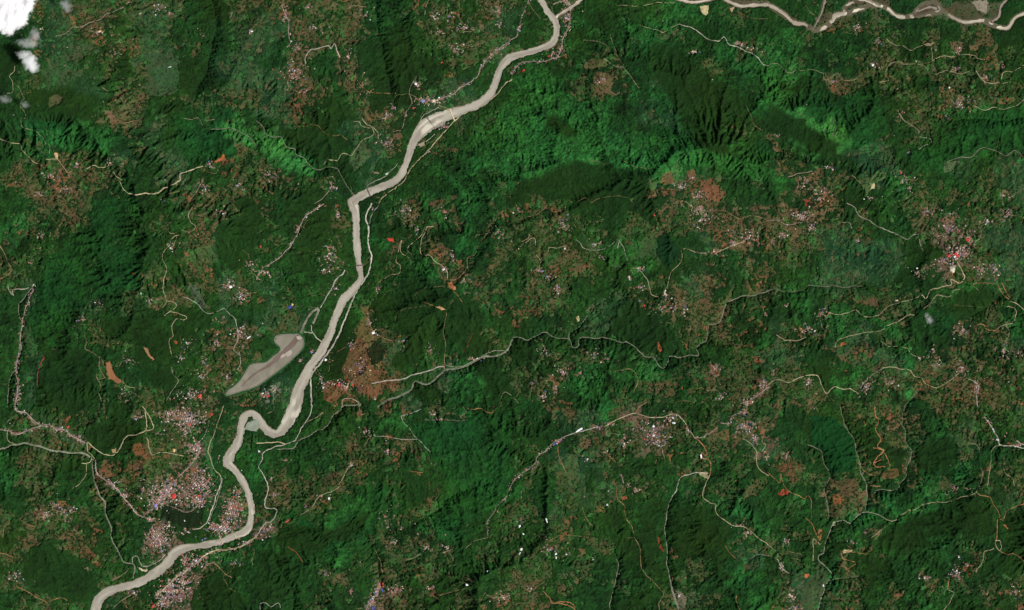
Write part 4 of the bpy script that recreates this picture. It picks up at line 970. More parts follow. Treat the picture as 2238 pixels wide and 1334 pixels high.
for t_, q in ((6, [185, 985, 225, 960, 232, 985, 205, 1005]), (6, [262, 872, 290, 868, 296, 888, 270, 892]), (6, [160, 1000, 178, 985, 190, 1000, 160, 1015])):
    P = spline(tpoly([(t_, q[i], q[i + 1]) for i in range(0, 8, 2)] + [(t_, q[0], q[1])]), 14)[:-1]
    sheet('sandbar', P, ZRES + 1.2, mat_flat('dry_silt', (172, 160, 150)))
perim = []
tt = np.gradient(ring, axis=0); tt /= np.hypot(*tt.T)[:, None]
area = ((ring[:, 0] * np.roll(ring[:, 1], -1)) - (np.roll(ring[:, 0], -1) * ring[:, 1])).sum()
sg = 1 if area < 0 else -1
off = ring + sg * np.stack([-tt[:, 1], tt[:, 0]], 1) * 9
off = np.vstack([off, off[:1]])
RC = dict(c=(174, 164, 130), w=(168, 165, 150), p=(150, 134, 124), t=(140, 118, 86), o=(164, 112, 76), e=(132, 56, 42), g=(116, 120, 102), k=(128, 124, 110))
RM = {}
for c, rgb in RC.items():
    def f_(t, b, rgb=rgb):
        at = N(t, 'ShaderNodeAttribute', attribute_name='col'); cc, no = vary(t, at.outputs['Color'], .03, .18)
        t.links.new(cc, b.inputs['Base Color']); b.inputs['Roughness'].default_value = .85; b.inputs['Specular IOR Level'].default_value = .1
    RM[c] = material({'c': 'pale_gravel', 'w': 'concrete_road', 'p': 'street_dust', 't': 'dry_track', 'o': 'orange_earth', 'e': 'red_earth', 'g': 'stream_bed', 'k': 'canal_water'}[c], f_)
RN = dict(c='road', w='road', p='street', t='dirt_track', o='dirt_road', e='earth_scar', g='stream', k='canal')
r2 = np.random.RandomState(8)
ribbon('road', off, 7, np.full(len(off), ZRES + 6.2), RM['w'], 3, col=np.tile(lin((128, 122, 108)), (len(off), 1)))
for k, (c, wd, P) in enumerate(lines):
    if len(P) < 3: continue
    v = 1 + .3 * vnoise(P[:, 0], P[:, 1], 260, 300 + k) + .3 * vnoise(P[:, 0], P[:, 1], 60, 301 + k) + .1 * r2.randn()
    base = lin(RC[c]); alt = lin((158, 120, 88)) if c in 'ct' else base
    m = np.clip(.25 + .5 * vnoise(P[:, 0], P[:, 1], 500, 33), 0, .6)[:, None]
    m = m * (.35 if c == 'c' else 1)
    col_ = (base * (1 - m) + alt * m) * v[:, None]
    hw = (wd / 2) * (1 + (.45 if c in 'toeg' else .22) * vnoise(P[:, 0], P[:, 1], 45, 7)) * min(1, .34 + wd / 40) * WSC
    ribbon(RN[c], P, hw, None, RM[c], 3, col=col_, lift={'g': 1.6, 'k': 1.8, 'e': 2.0, 't': 2.2, 'o': 2.5, 'p': 2.8, 'w': 3.1, 'c': 3.4}[c] + (k % 7) * .035)
# ---------------------------------------------------------------- houses
ROOFS = [('pale grey', (156, 146, 142), .28), ('white', (220, 216, 214), .07), ('blue', (98, 100, 158), .08), ('red', (168, 86, 72), .12),
         ('pink-brown', (172, 128, 116), .30), ('dark grey', (96, 90, 88), .12), ('cream', (214, 198, 170), .08)]
WALL = (196, 184, 168)
def mat_roof(n, c): return mat_flat('roof_' + n.replace(' ', '_').replace('-', '_'), c, .3, .08, .55, .25)
MR = {n: mat_roof(n, c) for n, c, p in ROOFS}
MW = mat_flat('rendered_wall', WALL, .3, .06, .9)
M_conc = mat_flat('concrete', (150, 142, 132), .05, .1, .85); M_dark = mat_flat('dark_steel', (92, 70, 74), .05, .1, .7)
def house_geo(L, W, H, R):
    """gable house: walls, then a roof with eaves; z down to -6 so that it stands in any slope"""
    a, b = L / 2, W / 2; e = .6
    wv = [(-a, -b, -6), (a, -b, -6), (a, b, -6), (-a, b, -6), (-a, -b, H), (a, -b, H), (a, b, H), (-a, b, H), (-a, 0, H + R - .1), (a, 0, H + R - .1)]
    wf = [(0, 1, 5, 4), (2, 3, 7, 6), (1, 2, 6, 9, 5), (3, 0, 4, 8, 7)]
    rv = [(-a - e, -b - e, H - .2), (a + e, -b - e, H - .2), (a + e, 0, H + R), (-a - e, 0, H + R), (a + e, b + e, H - .2), (-a - e, b + e, H - .2)]
    rf = [(0, 1, 2, 3), (3, 2, 4, 5)]
    return wv, wf, rv, rf
rh = np.random.RandomState(99)
pr = np.cumsum([p for _, _, p in ROOFS]); pick = np.searchsorted(pr, rh.rand(len(HC)) * pr[-1])
HZ = Hs(HC[:, 0], HC[:, 1])
vis = (np.abs(HC[:, 0]) < 11150) & (np.abs(HC[:, 1]) < 6640)
order = [k for k in range(len(HC)) if vis[k]]
NB = 232
single = set(order[:NB])
PLACES = [(1075, 235, 'the riverside village west of the wide river bend'), (1250, 90, 'the village on the east bank by the river fork'), (1140, 70, 'the street village west of the river fork'),
 (640, 160, 'the hill hamlets in the upper left centre'), (730, 560, 'the village on the terrace west of the river'), (590, 600, 'the long street village in the left centre'),
 (460, 860, 'the settlement left of the grey reservoir'), (390, 1090, 'the big town west of the hooked river bend'), (510, 1110, 'the town quarter inside the hooked river bend'),
 (340, 1180, 'the housing blocks south of the big town'), (420, 1220, 'the bright roadside quarter along the south bank'), (370, 1310, 'the town on the lower left edge of the picture'),
 (430, 930, 'the suburb north of the big town'), (150, 940, 'the street village in the lower left valley'), (240, 1060, 'the street village beside the narrow grey stream'),
 (120, 1110, 'the farm hamlets in the lower left hills'), (780, 830, 'the village on the red-brown terrace east of the river'), (600, 860, 'the fields south of the grey reservoir'),
 (2080, 550, 'the hill town on the right'), (2110, 500, 'the upper streets of the hill town on the right'), (2190, 580, 'the eastern outskirts of the hill town'), (1950, 400, 'the village below the grey cliff'),
 (1780, 430, 'the village beside the dark red pit'), (1770, 480, 'the village on the brown plateau right of the centre'), (1500, 430, 'the village on the brown plateau east of the centre'), (1640, 520, 'the plateau settlement along the white road'),
 (1780, 700, 'the horseshoe village above the right-hand valley'), (1430, 930, 'the large village in the lower centre right'), (1630, 920, 'the ridge town at the lower right centre'), (1200, 1210, 'the white-roofed farms at the bottom centre'),
 (830, 1300, 'the street village at the bottom centre left'), (2100, 220, 'the farms in the upper right corner'), (1900, 850, 'the ridge village on the right'), (100, 380, 'the hamlets below the long ridge on the left'),
 (480, 380, 'the hamlets below the bright road on the left'), (40, 800, 'the valley street on the left edge'), (980, 480, 'the hamlets east of the river bend'), (860, 1020, 'the hill hamlets below the side valley'),
 (1350, 520, 'the hamlets on the central plateau'), (1450, 660, 'the spur village in the centre right'), (1250, 810, 'the hamlets south of the winding stream'), (1560, 800, 'the spur hamlet south of the winding stream'),
 (1650, 110, 'the hamlets along the upper road'), (700, 1030, 'the ridge farms in the lower centre left'), (1740, 1300, 'the village at the lower right edge'), (2100, 1270, 'the farms in the lower right corner'),
 (2200, 950, 'the farms by the right edge'), (300, 70, 'the hamlets in the upper left corner'), (760, 330, 'the terrace hamlets above the river'), (970, 280, 'the roadside houses on the south-east bank'),
 (1310, 1060, 'the scattered farms of the lower centre'), (1600, 1160, 'the roadside village on the lower right spur'), (910, 1160, 'the hill farms at the lower centre left'), (2080, 820, 'the hill farms right of the ridge village')]
PP = np.array([(a, b) for a, b, _ in PLACES], float)
protos = {}
def proto(n, L, W):
    key = (n, round(L / 3), round(W / 3))
    if key not in protos:
        L, W = key[1] * 3, key[2] * 3
        wv, wf, rv, rf = house_geo(L, W, 4.5, W * .16)
        me = bpy.data.meshes.new('house'); V = wv + rv; F = wf + [tuple(i + len(wv) for i in f) for f in rf]
        me.from_pydata(V, [], F); me.materials.append(MW); me.materials.append(MR[n])
        for i, p in enumerate(me.polygons): p.material_index = 0 if i < len(wf) else 1
        me.update(); protos[key] = me
    return protos[key]
recs = []
for k in order[:NB]:
    px, py = HC[k, 0] / M + PXW / 2, PXH / 2 - HC[k, 1] / M
    pl = int(((PP - (px, py)) ** 2).sum(1).argmin())
    n = ROOFS[pick[k]][0]; L = HS[k] * HSC; W = L * rh.uniform(.55, .8)
    o = bpy.data.objects.new('house', proto(n, L, W)); COL.objects.link(o)
    o.location = (HC[k, 0], HC[k, 1], HZ[k] + 1); o.rotation_euler.z = HA[k]
    o['category'] = 'house'; o['group'] = 'larger houses of the villages and towns'
    recs.append((pl, n, o, px, py))
ORD = ['first', 'second', 'third', 'fourth', 'fifth', 'sixth', 'seventh', 'eighth', 'ninth', 'tenth', 'eleventh', 'twelfth', 'thirteenth', 'fourteenth', 'fifteenth']
from collections import defaultdict
gr = defaultdict(list)
for r in recs: gr[(r[0], r[1])].append(r)
for (pl, n), q in gr.items():
    q.sort(key=lambda r: r[4])
    for i, r in enumerate(q):
        place = PLACES[pl][2].replace('the ', '').replace(' of picture', '')
        s = 'larger %s roofed house, %s' % (n, place) if len(q) == 1 else '%s larger %s roof from top, %s' % (ORD[min(i, 14)], n, place)
        r[2]['label'] = s
# all the smaller houses: one mesh
V = []; F = []; Cc = []
rest = [k for k in range(len(HC)) if k not in single]
wallc = lin(WALL)
for k in rest:
    L = HS[k] * HSC; W = L * rh.uniform(.55, .85); wv, wf, rv, rf = house_geo(L, W, 3.5 + rh.rand() * 2, W * .15)
    ca, sa = math.cos(HA[k]), math.sin(HA[k]); b0 = len(V)
    rc = lin(ROOFS[pick[k]][1]) * rh.uniform(.75, 1.15)
    for i, (x, y, z) in enumerate(wv + rv):
        V.append((HC[k, 0] + x * ca - y * sa, HC[k, 1] + x * sa + y * ca, HZ[k] + 1 + z)); Cc.append(wallc if i < len(wv) else rc)
    F += [tuple(i + b0 for i in f) for f in wf] + [tuple(i + b0 + len(wv) for i in f) for f in rf]
ms = mesh_obj('houses', V, F, mat_attr('house_mix', .3, .05, .6), np.array(Cc), kind='stuff')
ms['label'] = 'thousands of small pale, blue and red roofed houses scattered over villages and towns'; ms['category'] = 'houses'

# ---------------------------------------------------------------- buildings that stand out, each with walls, roof and parts
def empty(name, x, y, label, cat, rz=0, group=None, z=None):
    o = bpy.data.objects.new(name, None); COL.objects.link(o); o.location = (x, y, float(Hs(x, y)) if z is None else z)
    o.rotation_euler.z = rz; o['label'] = label; o['category'] = cat
    if group: o['group'] = group
    return o
def child(name, V, F, mat, parent):
    me = bpy.data.meshes.new(name); me.from_pydata(V, [], F); me.update(); me.materials.append(mat)
    o = bpy.data.objects.new(name, me); COL.objects.link(o); o.parent = parent; return o
def boxg(x0, x1, y0, y1, z0, z1):
    return ([(x0, y0, z0), (x1, y0, z0), (x1, y1, z0), (x0, y1, z0), (x0, y0, z1), (x1, y0, z1), (x1, y1, z1), (x0, y1, z1)],
            [(0, 3, 2, 1), (4, 5, 6, 7), (0, 1, 5, 4), (1, 2, 6, 5), (2, 3, 7, 6), (3, 0, 4, 7)])
VIV = {'white': (242, 242, 245), 'blue': (70, 80, 166), 'red': (196, 60, 50), 'light blue': (128, 140, 206), 'cream': (222, 205, 165), 'magenta': (196, 60, 110), 'yellow': (214, 186, 110), 'pale': (205, 200, 200)}
MV = {n: mat_flat('sheet_roof_' + n.replace(' ', '_'), c, .1, .06, .5, .2) for n, c in VIV.items()}
def hall(t, x, y, L, W, deg, roof, label, cat='building', name='hall', group=None, H=7):
    a, b = tp(t, x, y); e = empty(name, X(a), Y(b), label, cat, math.radians(deg), group)
    wv, wf, rv, rf = house_geo(L, W, H, W * .09); wv = [(p[0], p[1], p[2] - (14 if p[2] < 0 else 0)) for p in wv]
    child('walls', wv, wf, MW, e); child('roof', rv, rf, MV[roof], e)
    n = max(2, int(L / 25))
    for k in range(n):
        u = -L / 2 + (k + .5) * L / n
        child('roof_vent', *boxg(u - 1.5, u + 1.5, -1.2, 1.2, H + W * .09 - .4, H + W * .09 + 1.4), M_conc, e)
    for s in (-1, 1): child('door', *boxg(s * L * .25 - 2, s * L * .25 + 2, -W / 2 - .25, -W / 2 + .1, -1, 3.6), M_dark, e)
    return e
G_ = 'large single halls and roofs'
for t, x, y, L, W, dg, roof, lab in [
 (11, 425, 160, 250, 34, 30, 'white', 'very long white roofed hall lying along the ridge road in the lower centre'),
 (11, 448, 150, 90, 26, 30, 'light blue', 'pale blue strip roof at the east end of the very long white hall'),
 (11, 280, 243, 60, 36, 32, 'blue', 'deep blue roof beside the ridge road, south-west of the very long white hall'),
 (11, 308, 236, 56, 40, 22, 'red', 'red roof next to the deep blue one on the ridge road'),
 (11, 1236, 326, 84, 34, 100, 'white', 'white roof beside the hairpin of the orange ridge road'),
 (11, 225, 745, 110, 30, 110, 'white', 'slim white shed alone among woods in the lower centre'),
 (11, 1057, 108, 66, 34, 0, 'white', 'white roof on the north side of the large lower centre village'),
 (11, 1050, 76, 40, 34, 10, 'white', 'small square white roof just above the white roof of the large village'),
 (11, 925, 130, 44, 34, 10, 'white', 'white roof in the middle of the large lower centre village'),
 (11, 926, 190, 40, 40, 10, 'white', 'square white roof on the south side of the large lower centre village'),
 (11, 48, 786, 60, 40, 90, 'white', 'upper white roof of the two at the left of the bottom centre'),
 (11, 72, 838, 66, 34, 130, 'white', 'lower white roof of the two at the left of the bottom centre'),
 (11, 60, 932, 76, 44, 60, 'white', 'broad white roof with a slim tail building south of it'),
 (11, 48, 962, 60, 22, 60, 'pale', 'slim tail building south of the broad white roof'),
 (11, 278, 968, 90, 34, 20, 'white', 'white roof at the top of the L of two halls near the bottom centre'),
 (11, 284, 988, 70, 30, 105, 'white', 'white roof forming the upright of the L of two halls near the bottom centre'),
 (11, 350, 964, 60, 28, 125, 'white', 'slanting white hall east of the L of two halls'),
 (11, 528, 1000, 66, 26, 125, 'white', 'slanting white shed at the end of the line of white halls'),
 (11, 622, 643, 36, 32, 0, 'white', 'single white roof on a brown plot in the lower centre'),
 (11, 1092, 1240, 50, 30, 110, 'pale', 'pale roof in the gravelly valley head at the bottom edge'),
 (11, 492, 347, 54, 34, 50, 'white', 'white roof among brown plots south of the very long white hall'),
 (10, 1386, 1165, 80, 46, 20, 'white', 'white roof with grey annexe at the bottom centre, west of the twin white roofs'),
 (10, 1522, 1077, 60, 34, 20, 'white', 'white roof above the white roof with grey annexe'),
 (10, 476, 603, 52, 34, 80, 'white', 'white roof south of the ridge track in the lower left centre'),
 (10, 830, 1170, 90, 34, 95, 'red', 'red upper half of the red and blue double roof near the bottom edge'),
 (10, 828, 1204, 70, 34, 95, 'blue', 'blue lower half of the red and blue double roof near the bottom edge'),
 (10, 882, 1202, 76, 36, 95, 'magenta', 'magenta roof east of the red and blue double roof'),
 (10, 766, 1322, 56, 50, 0, 'blue', 'square blue roof cut by the bottom edge of the picture'),
 (10, 202, 750, 84, 30, 40, 'red', 'bright red roof at the lower end of the ridge farms'),
 (10, 23, 262, 60, 50, 20, 'white', 'white roof at the road junction below the river loop'),
 (10, 18, 294, 56, 46, 0, 'white', 'second white roof at the road junction, just below the first'),
 (10, 822, 786, 54, 30, 90, 'blue', 'blue roof of the hill farms at the lower centre left'),
 (10, 962, 800, 46, 40, 0, 'light blue', 'pale blue roof east of the hill farms'),
 (10, 45, 877, 54, 44, 0, 'white', 'white roof at the end of the road east of the hooked river bend'),
 (9, 1328, 872, 150, 44, 22, 'light blue', 'long pale blue roof on the north bank near the town bridge'),
 (9, 1022, 646, 90, 56, 50, 'light blue', 'blue market roof on the main street of the big town'),
 (9, 1302, 580, 54, 54, 20, 'red', 'red roof in the eastern blocks of the big town'),
 (9, 1530, 592, 50, 36, 60, 'red', 'red roof inside the hooked river bend'),
 (9, 1385, 52, 50, 50, 40, 'red', 'red roof at the north end of the suburb road'),
 (9, 1241, 118, 54, 48, 80, 'red', 'red roof in the middle of the northern suburb'),
 (9, 1140, 288, 64, 48, 80, 'yellow', 'cream yellow roof on the road between town and western valley'),
 (9, 1213, 745, 50, 50, 10, 'white', 'white roof in the dark palm grove south of the big town'),
 (9, 1090, 878, 44, 36, 80, 'white', 'white roof at the edge of the southern housing blocks'),
 (9, 902, 943, 70, 34, 100, 'red', 'red roof between the narrow stream and the river'),
 (9, 1002, 1308, 76, 50, 30, 'red', 'red roof of the town at the bottom edge'),
 (9, 1000, 1255, 44, 36, 30, 'blue', 'blue roof north of the red roof at the bottom edge'),
 (9, 1557, 912, 60, 50, 20, 'white', 'white roof on the bright roadside quarter'),
 (9, 922, 602, 40, 34, 20, 'white', 'white roof in the western fields of the big town'),
 (9, 1576, 410, 90, 30, 130, 'white', 'slim white roof on the east bank opposite the sand spit'),
 (9, 445, 133, 60, 44, 40, 'red', 'red roof at the junction of the western street village'),
 (9, 504, 672, 46, 44, 20, 'white', 'white roof with dark yard in the farm hamlets'),
 (9, 865, 747, 40, 40, 0, 'white', 'white roof east of the narrow grey stream'),
 (9, 1160, 738, 80, 40, 10, 'cream', 'pinkish cream roof in the dark palm grove'),
 (5, 1308, 1262, 92, 76, 70, 'red', 'big bright red roof west of the grey reservoir'),
 (5, 1300, 1236, 40, 28, 80, 'red', 'small bright red roof just above the big one west of the reservoir'),
 (5, 170, 764, 60, 34, 10, 'red', 'red roof in the valley street on the left'),
 (5, 90, 1012, 40, 36, 10, 'red', 'small red roof west of the left valley stream'),
 (5, 1511, 546, 60, 54, 20, 'white', 'white roof at the western end of the long street village'),
 (5, 921, 590, 40, 36, 0, 'white', 'lone white roof on brown farmland in the left centre'),
 (5, 1508, 858, 36, 48, 0, 'white', 'white roof in the hamlet right of the brown plots'),
 (5, 1630, 878, 90, 24, 30, 'white', 'slanting white shed in the fields north of the reservoir'),
 (5, 878, 458, 50, 32, 10, 'red', 'dark red roof in the left centre hills'),
 (6, 225, 682, 90, 78, 40, 'blue', 'deep blue hall in the fields north of the reservoir'),
 (6, 236, 662, 50, 40, 40, 'yellow', 'yellow roof touching the deep blue hall'),
 (6, 180, 467, 140, 22, -35, 'light blue', 'slim pale blue roof in dark fields left of the river'),
 (6, 27, 278, 66, 50, 60, 'red', 'bright red roof north of the long street village'),
 (6, 880, 238, 110, 50, -10, 'red', 'orange-red roof on the slope east of the river'),
 (6, 545, 1190, 80, 56, -30, 'red', 'red roof on the red-brown terrace east of the river'),
 (6, 632, 1190, 60, 46, -30, 'red', 'smaller red roof east of the one on the red-brown terrace'),
 (6, 458, 1020, 90, 44, 45, 'white', 'white roof on the road along the east bank'),
 (6, 512, 948, 60, 36, 50, 'cream', 'cream roof upstream of the white one on the east bank road'),
 (6, 767, 848, 60, 50, 20, 'white', 'white roof above the olive terrace'),
 (6, 430, 462, 110, 40, 15, 'red', 'orange red roofs at the lower tip of the terrace village'),
 (6, 1228, 432, 46, 40, 30, 'white', 'white roof at the road junction above the orange quarry'),
 (6, 78, 1262, 60, 40, 20, 'red', 'red roof in the pale allotments south of the reservoir'),
 (6, 365, 976, 50, 44, 20, 'light blue', 'pale blue roof between reservoir and river'),
 (2, 1028, 700, 84, 76, 70, 'red', 'bright red roof at the west end of the riverside village'),
 (2, 1090, 664, 76, 50, 20, 'light blue', 'pale blue roof in the riverside village'),
 (2, 1164, 660, 60, 56, 20, 'cream', 'cream roof east of the pale blue one in the riverside village'),
 (2, 1046, 550, 50, 50, 0, 'white', 'white roof north of the riverside village'),
 (2, 1195, 640, 50, 40, 30, 'white', 'white roof on the street east of the riverside village'),
 (2, 1482, 518, 50, 46, 0, 'cream', 'cream roof near the end of the village street above the river'),
 (2, 1222, 408, 80, 50, 0, 'red', 'red roof in the hamlet north of the riverside village'),
 (2, 952, 1308, 40, 36, 0, 'white', 'lone white roof in woods east of the river bend'),
 (2, 1178, 858, 44, 34, 40, 'white', 'white roof on the south-east bank below the road bridge'),
 (2, 745, 100, 70, 36, -20, 'red', 'red roof in the upper left centre hamlets'),
 (3, 183, 393, 70, 40, 20, 'white', 'white and blue striped roof on the east bank road'),
 (3, 75, 464, 56, 50, 60, 'red', 'red roof south of the east bank road'),
 (3, 270, 326, 60, 54, 10, 'cream', 'cream roof by the river below the fork village'),
 (3, 238, 372, 50, 40, 40, 'red', 'red roof between the river and the east bank road'),
 (3, 470, 92, 150, 18, -62, 'cream', 'narrow pinkish roof strip east of the fork village'),
 (4, 692, 426, 60, 46, 30, 'white', 'white roof in the upper right farms'),
 (4, 750, 293, 40, 30, 0, 'light blue', 'small pale blue roof in the upper right farms'),
 (4, 870, 1133, 54, 50, 0, 'red', 'bright red roof in the village below the cliff'),
 (4, 635, 1306, 50, 36, 20, 'white', 'left white roof of the two west of the village below the cliff'),
 (4, 710, 1308, 44, 36, 0, 'white', 'right white roof of the two west of the village below the cliff'),
 (4, 1189, 576, 34, 34, 0, 'white', 'lone white roof above the upper right village'),
 (1, 1658, 206, 90, 30, 5, 'white', 'long white roof in the upper left fields'),
 (1, 1112, 440, 64, 16, 10, 'white', 'small slim white roof in the grey-green fields'),
 (1, 655, 208, 60, 30, 20, 'cream', 'peach roof of the upper left hamlet'),
 (7, 345, 296, 36, 34, 0, 'white', 'lone white roof on the track of the central plateau'),
 (7, 768, 478, 60, 50, 50, 'cream', 'cream roof west of the spur village'),
 (7, 200, 440, 80, 30, 25, 'light blue', 'pale blue roof in the hamlet left of the centre plateau'),
 (7, 50, 300, 90, 46, -45, 'cream', 'cream roof below the switchbacks at the centre'),
 (7, 866, 672, 64, 30, -50, 'red', 'slim red roof south of the spur village'),
 (7, 930, 82, 56, 40, 100, 'red', 'red roof on the track of the brown plateau'),
 (8, 1236, 338, 110, 60, -45, 'red', 'big red roof in the middle of the hill town'),
 (8, 1186, 342, 60, 50, 20, 'red', 'red roof west of the big red one in the hill town'),
 (8, 1308, 240, 70, 50, -30, 'red', 'red roof in the upper part of the hill town'),
 (8, 1225, 350, 44, 34, 0, 'white', 'white roof touching the big red roof of the hill town'),
 (8, 975, 430, 60, 34, 60, 'white', 'white roof in the hamlet west of the white quarry'),
 (8, 850, 635, 100, 30, 10, 'cream', 'pale roof on the ridge road west of the hill town'),
 (12, 362, 1172, 40, 48, 0, 'white', 'white roof beside the stream in the lower right'),
 (12, 1480, 155, 110, 24, -55, 'pale', 'slim grey roof along the diagonal road at the right'),
 (12, 1505, 218, 60, 40, -40, 'pale', 'pale roof at the right-hand road junction'),
 (12, 1254, 985, 40, 34, 0, 'light blue', 'pale blue roof in the lower right farms'),
 (12, 1180, 572, 60, 30, 10, 'pale', 'grey roof on the slope above the ridge road')]:
    hall(t, x, y, L, W, dg, roof, lab, 'building', 'building')
# round red arena roof in the big town
def dome(t, x, y, R, hgt, mat, label, name):
    a, b = tp(t, x, y); e = empty(name, X(a), Y(b), label, 'arena'); n = 32
    V = [(R * math.cos(2 * math.pi * k / n), R * math.sin(2 * math.pi * k / n), z) for z in (-12, 8) for k in range(n)]
    child('walls', V, [(k, (k + 1) % n, n + (k + 1) % n, n + k) for k in range(n)], MW, e)
    V = []; m_ = 7
    for j in range(m_):
        q = j / m_ * math.pi / 2
        V += [((R + 2) * math.cos(q) * math.cos(2 * math.pi * k / n), (R + 2) * math.cos(q) * math.sin(2 * math.pi * k / n), 7.6 + hgt * math.sin(q)) for k in range(n)]
    V.append((0, 0, 7.6 + hgt)); F = [(j * n + k, j * n + (k + 1) % n, (j + 1) * n + (k + 1) % n, (j + 1) * n + k) for j in range(m_ - 1) for k in range(n)]
    F += [((m_ - 1) * n + k, (m_ - 1) * n + (k + 1) % n, len(V) - 1) for k in range(n)]
    child('roof', V, F, mat, e)
    child('roof_vent', [(5 * math.cos(k * math.pi / 4), 5 * math.sin(k * math.pi / 4), z) for z in (7.6 + hgt - 1, 7.6 + hgt + 2.5) for k in range(8)],
          [(k, (k + 1) % 8, 8 + (k + 1) % 8, 8 + k) for k in range(8)] + [tuple(range(8, 16))], M_conc, e)
dome(9, 1137, 588, 56, 14, MV['red'], 'round bright red arena roof in the middle of the big town', 'arena')
# elliptical white stadium roof by the river
a, b = tp(2, 846, 1120); st = empty('stadium', X(a), Y(b), 'white oval ground with rim and field beside the upper river', 'stadium', math.radians(-62))
n = 36
def oval(rx, ry, z): return [(rx * math.cos(2 * math.pi * k / n), ry * math.sin(2 * math.pi * k / n), z) for k in range(n)]
child('field', oval(78, 40, 2.2) + [(0, 0, 2.4)], [(k, (k + 1) % n, n) for k in range(n)], MV['pale'], st)
child('stand', oval(90, 50, -12) + oval(90, 50, 7) + oval(78, 40, 3) + oval(78, 40, -2), [(j * n + k, j * n + (k + 1) % n, (j + 1) * n + (k + 1) % n, (j + 1) * n + k) for j in range(3) for k in range(n)], MV['white'], st)

# ---------------------------------------------------------------- bridges and weirs across the river
def bridge(name, p0, p1, wd, z, mat, label, cat, piers=4):
    (ax, ay), (bx, by) = [(X(q[0]), Y(q[1])) for q in (tp(*p0), tp(*p1))]
    L = math.hypot(bx - ax, by - ay); rz = math.atan2(by - ay, bx - ax)
    e = empty(name, (ax + bx) / 2, (ay + by) / 2, label, cat, rz, z=z)
    child('deck', *boxg(-L / 2, L / 2, -wd / 2, wd / 2, 7, 9), mat, e)
    for s in (-1, 1): child('railing', *boxg(-L / 2, L / 2, s * wd / 2 - .5, s * wd / 2 + .5, 9.003, 10.4), M_conc, e)
    for k in range(piers):
        u = -L / 2 + (k + .5) * L / piers
        child('pier', *boxg(u - 2, u + 2, -wd * .4, wd * .4, -12, 6.997), M_conc, e)
    for s in (-1, 1): child('abutment', *boxg(s * L / 2 - 6, s * L / 2 + 6, -wd * .55, wd * .55, -14, 6.9), M_conc, e)
    return e
def zriv(t, x, y):
    a, b = tp(t, x, y); i = np.hypot(river[:, 0] - X(a), river[:, 1] - Y(b)).argmin(); return float(zr[i])
bridge('bridge', (2, 1268, 712), (2, 1304, 800), 24, zriv(2, 1285, 750), MV['cream'], 'cream road bridge over the upper river beside the riverside village', 'bridge', 6)
bridge('bridge', (2, 722, 1228), (2, 752, 1296), 20, zriv(2, 738, 1260), M_dark, 'dark purple bridge at the sharp river bend', 'bridge', 5)
bridge('bridge', (6, 642, 410), (6, 702, 404), 22, zriv(6, 672, 407), M_dark, 'dark brown bridge over the straight middle reach of the river', 'bridge', 4)
bridge('bridge', (9, 1438, 850), (9, 1462, 912), 20, zriv(9, 1450, 885), mat_flat('pink_deck', (200, 170, 158)), 'pinkish town bridge over the lower river', 'bridge', 5)
bridge('bridge', (9, 1534, 832), (9, 1552, 880), 14, zriv(9, 1540, 855), MV['cream'], 'pale narrow bridge just upstream of the pinkish town bridge', 'bridge', 4)
bridge('bridge', (3, 376, 84), (3, 384, 38), 18, 342, mat_flat('pale_deck', (188, 176, 160)), 'short road bridge over the side channel at the river fork', 'bridge', 3)
bridge('footbridge', (9, 598, 338), (9, 636, 372), 12, float(Hs(*[f(q) for f, q in zip((X, Y), tp(9, 615, 355))])) - 4, M_conc, 'small concrete bridge where the two valley streams meet', 'bridge', 2)
def weir(p0, p1, label, wd=16):
    (ax, ay), (bx, by) = [(X(q[0]), Y(q[1])) for q in (tp(*p0), tp(*p1))]
    L = math.hypot(bx - ax, by - ay); e = empty('weir', (ax + bx) / 2, (ay + by) / 2, label, 'weir', math.atan2(by - ay, bx - ax), z=zriv(*p0))
    child('sill', *boxg(-L / 2, L / 2, -wd / 2, wd / 2, -4, 3), M_dark, e)
    n = max(2, int(L / 22))
    for k in range(n + 1): child('gate_pier', *boxg(-L / 2 + k * L / n - 2, -L / 2 + k * L / n + 2, -wd * .8, wd * .8, -4, 11), M_conc, e)
weir((2, 1108, 758), (2, 1146, 806), 'dark barrage running into the wide river from the left bank')
weir((2, 1150, 812), (2, 1176, 842), 'thin low sill crossing the right half of the wide river', 6)
weir((9, 1545, 178), (9, 1556, 188), 'dark intake tower on the left bank below the river loop')
# grey fish-pond terrace inside the river loop
PD = [(9, 1604, 140), (9, 1622, 105), (9, 1655, 92), (10, 10, 92), (10, 20, 125), (10, 2, 165), (9, 1640, 158)]
P = spline(np.vstack([tpoly(PD), tpoly(PD[:1])]), 14)[:-1]
sheet('pond', P, float(Hs(P[:, 0], P[:, 1]).max()) + 1.5, mat_water('pond_water', (118, 130, 112), (146, 152, 136), (170, 172, 158), .01))

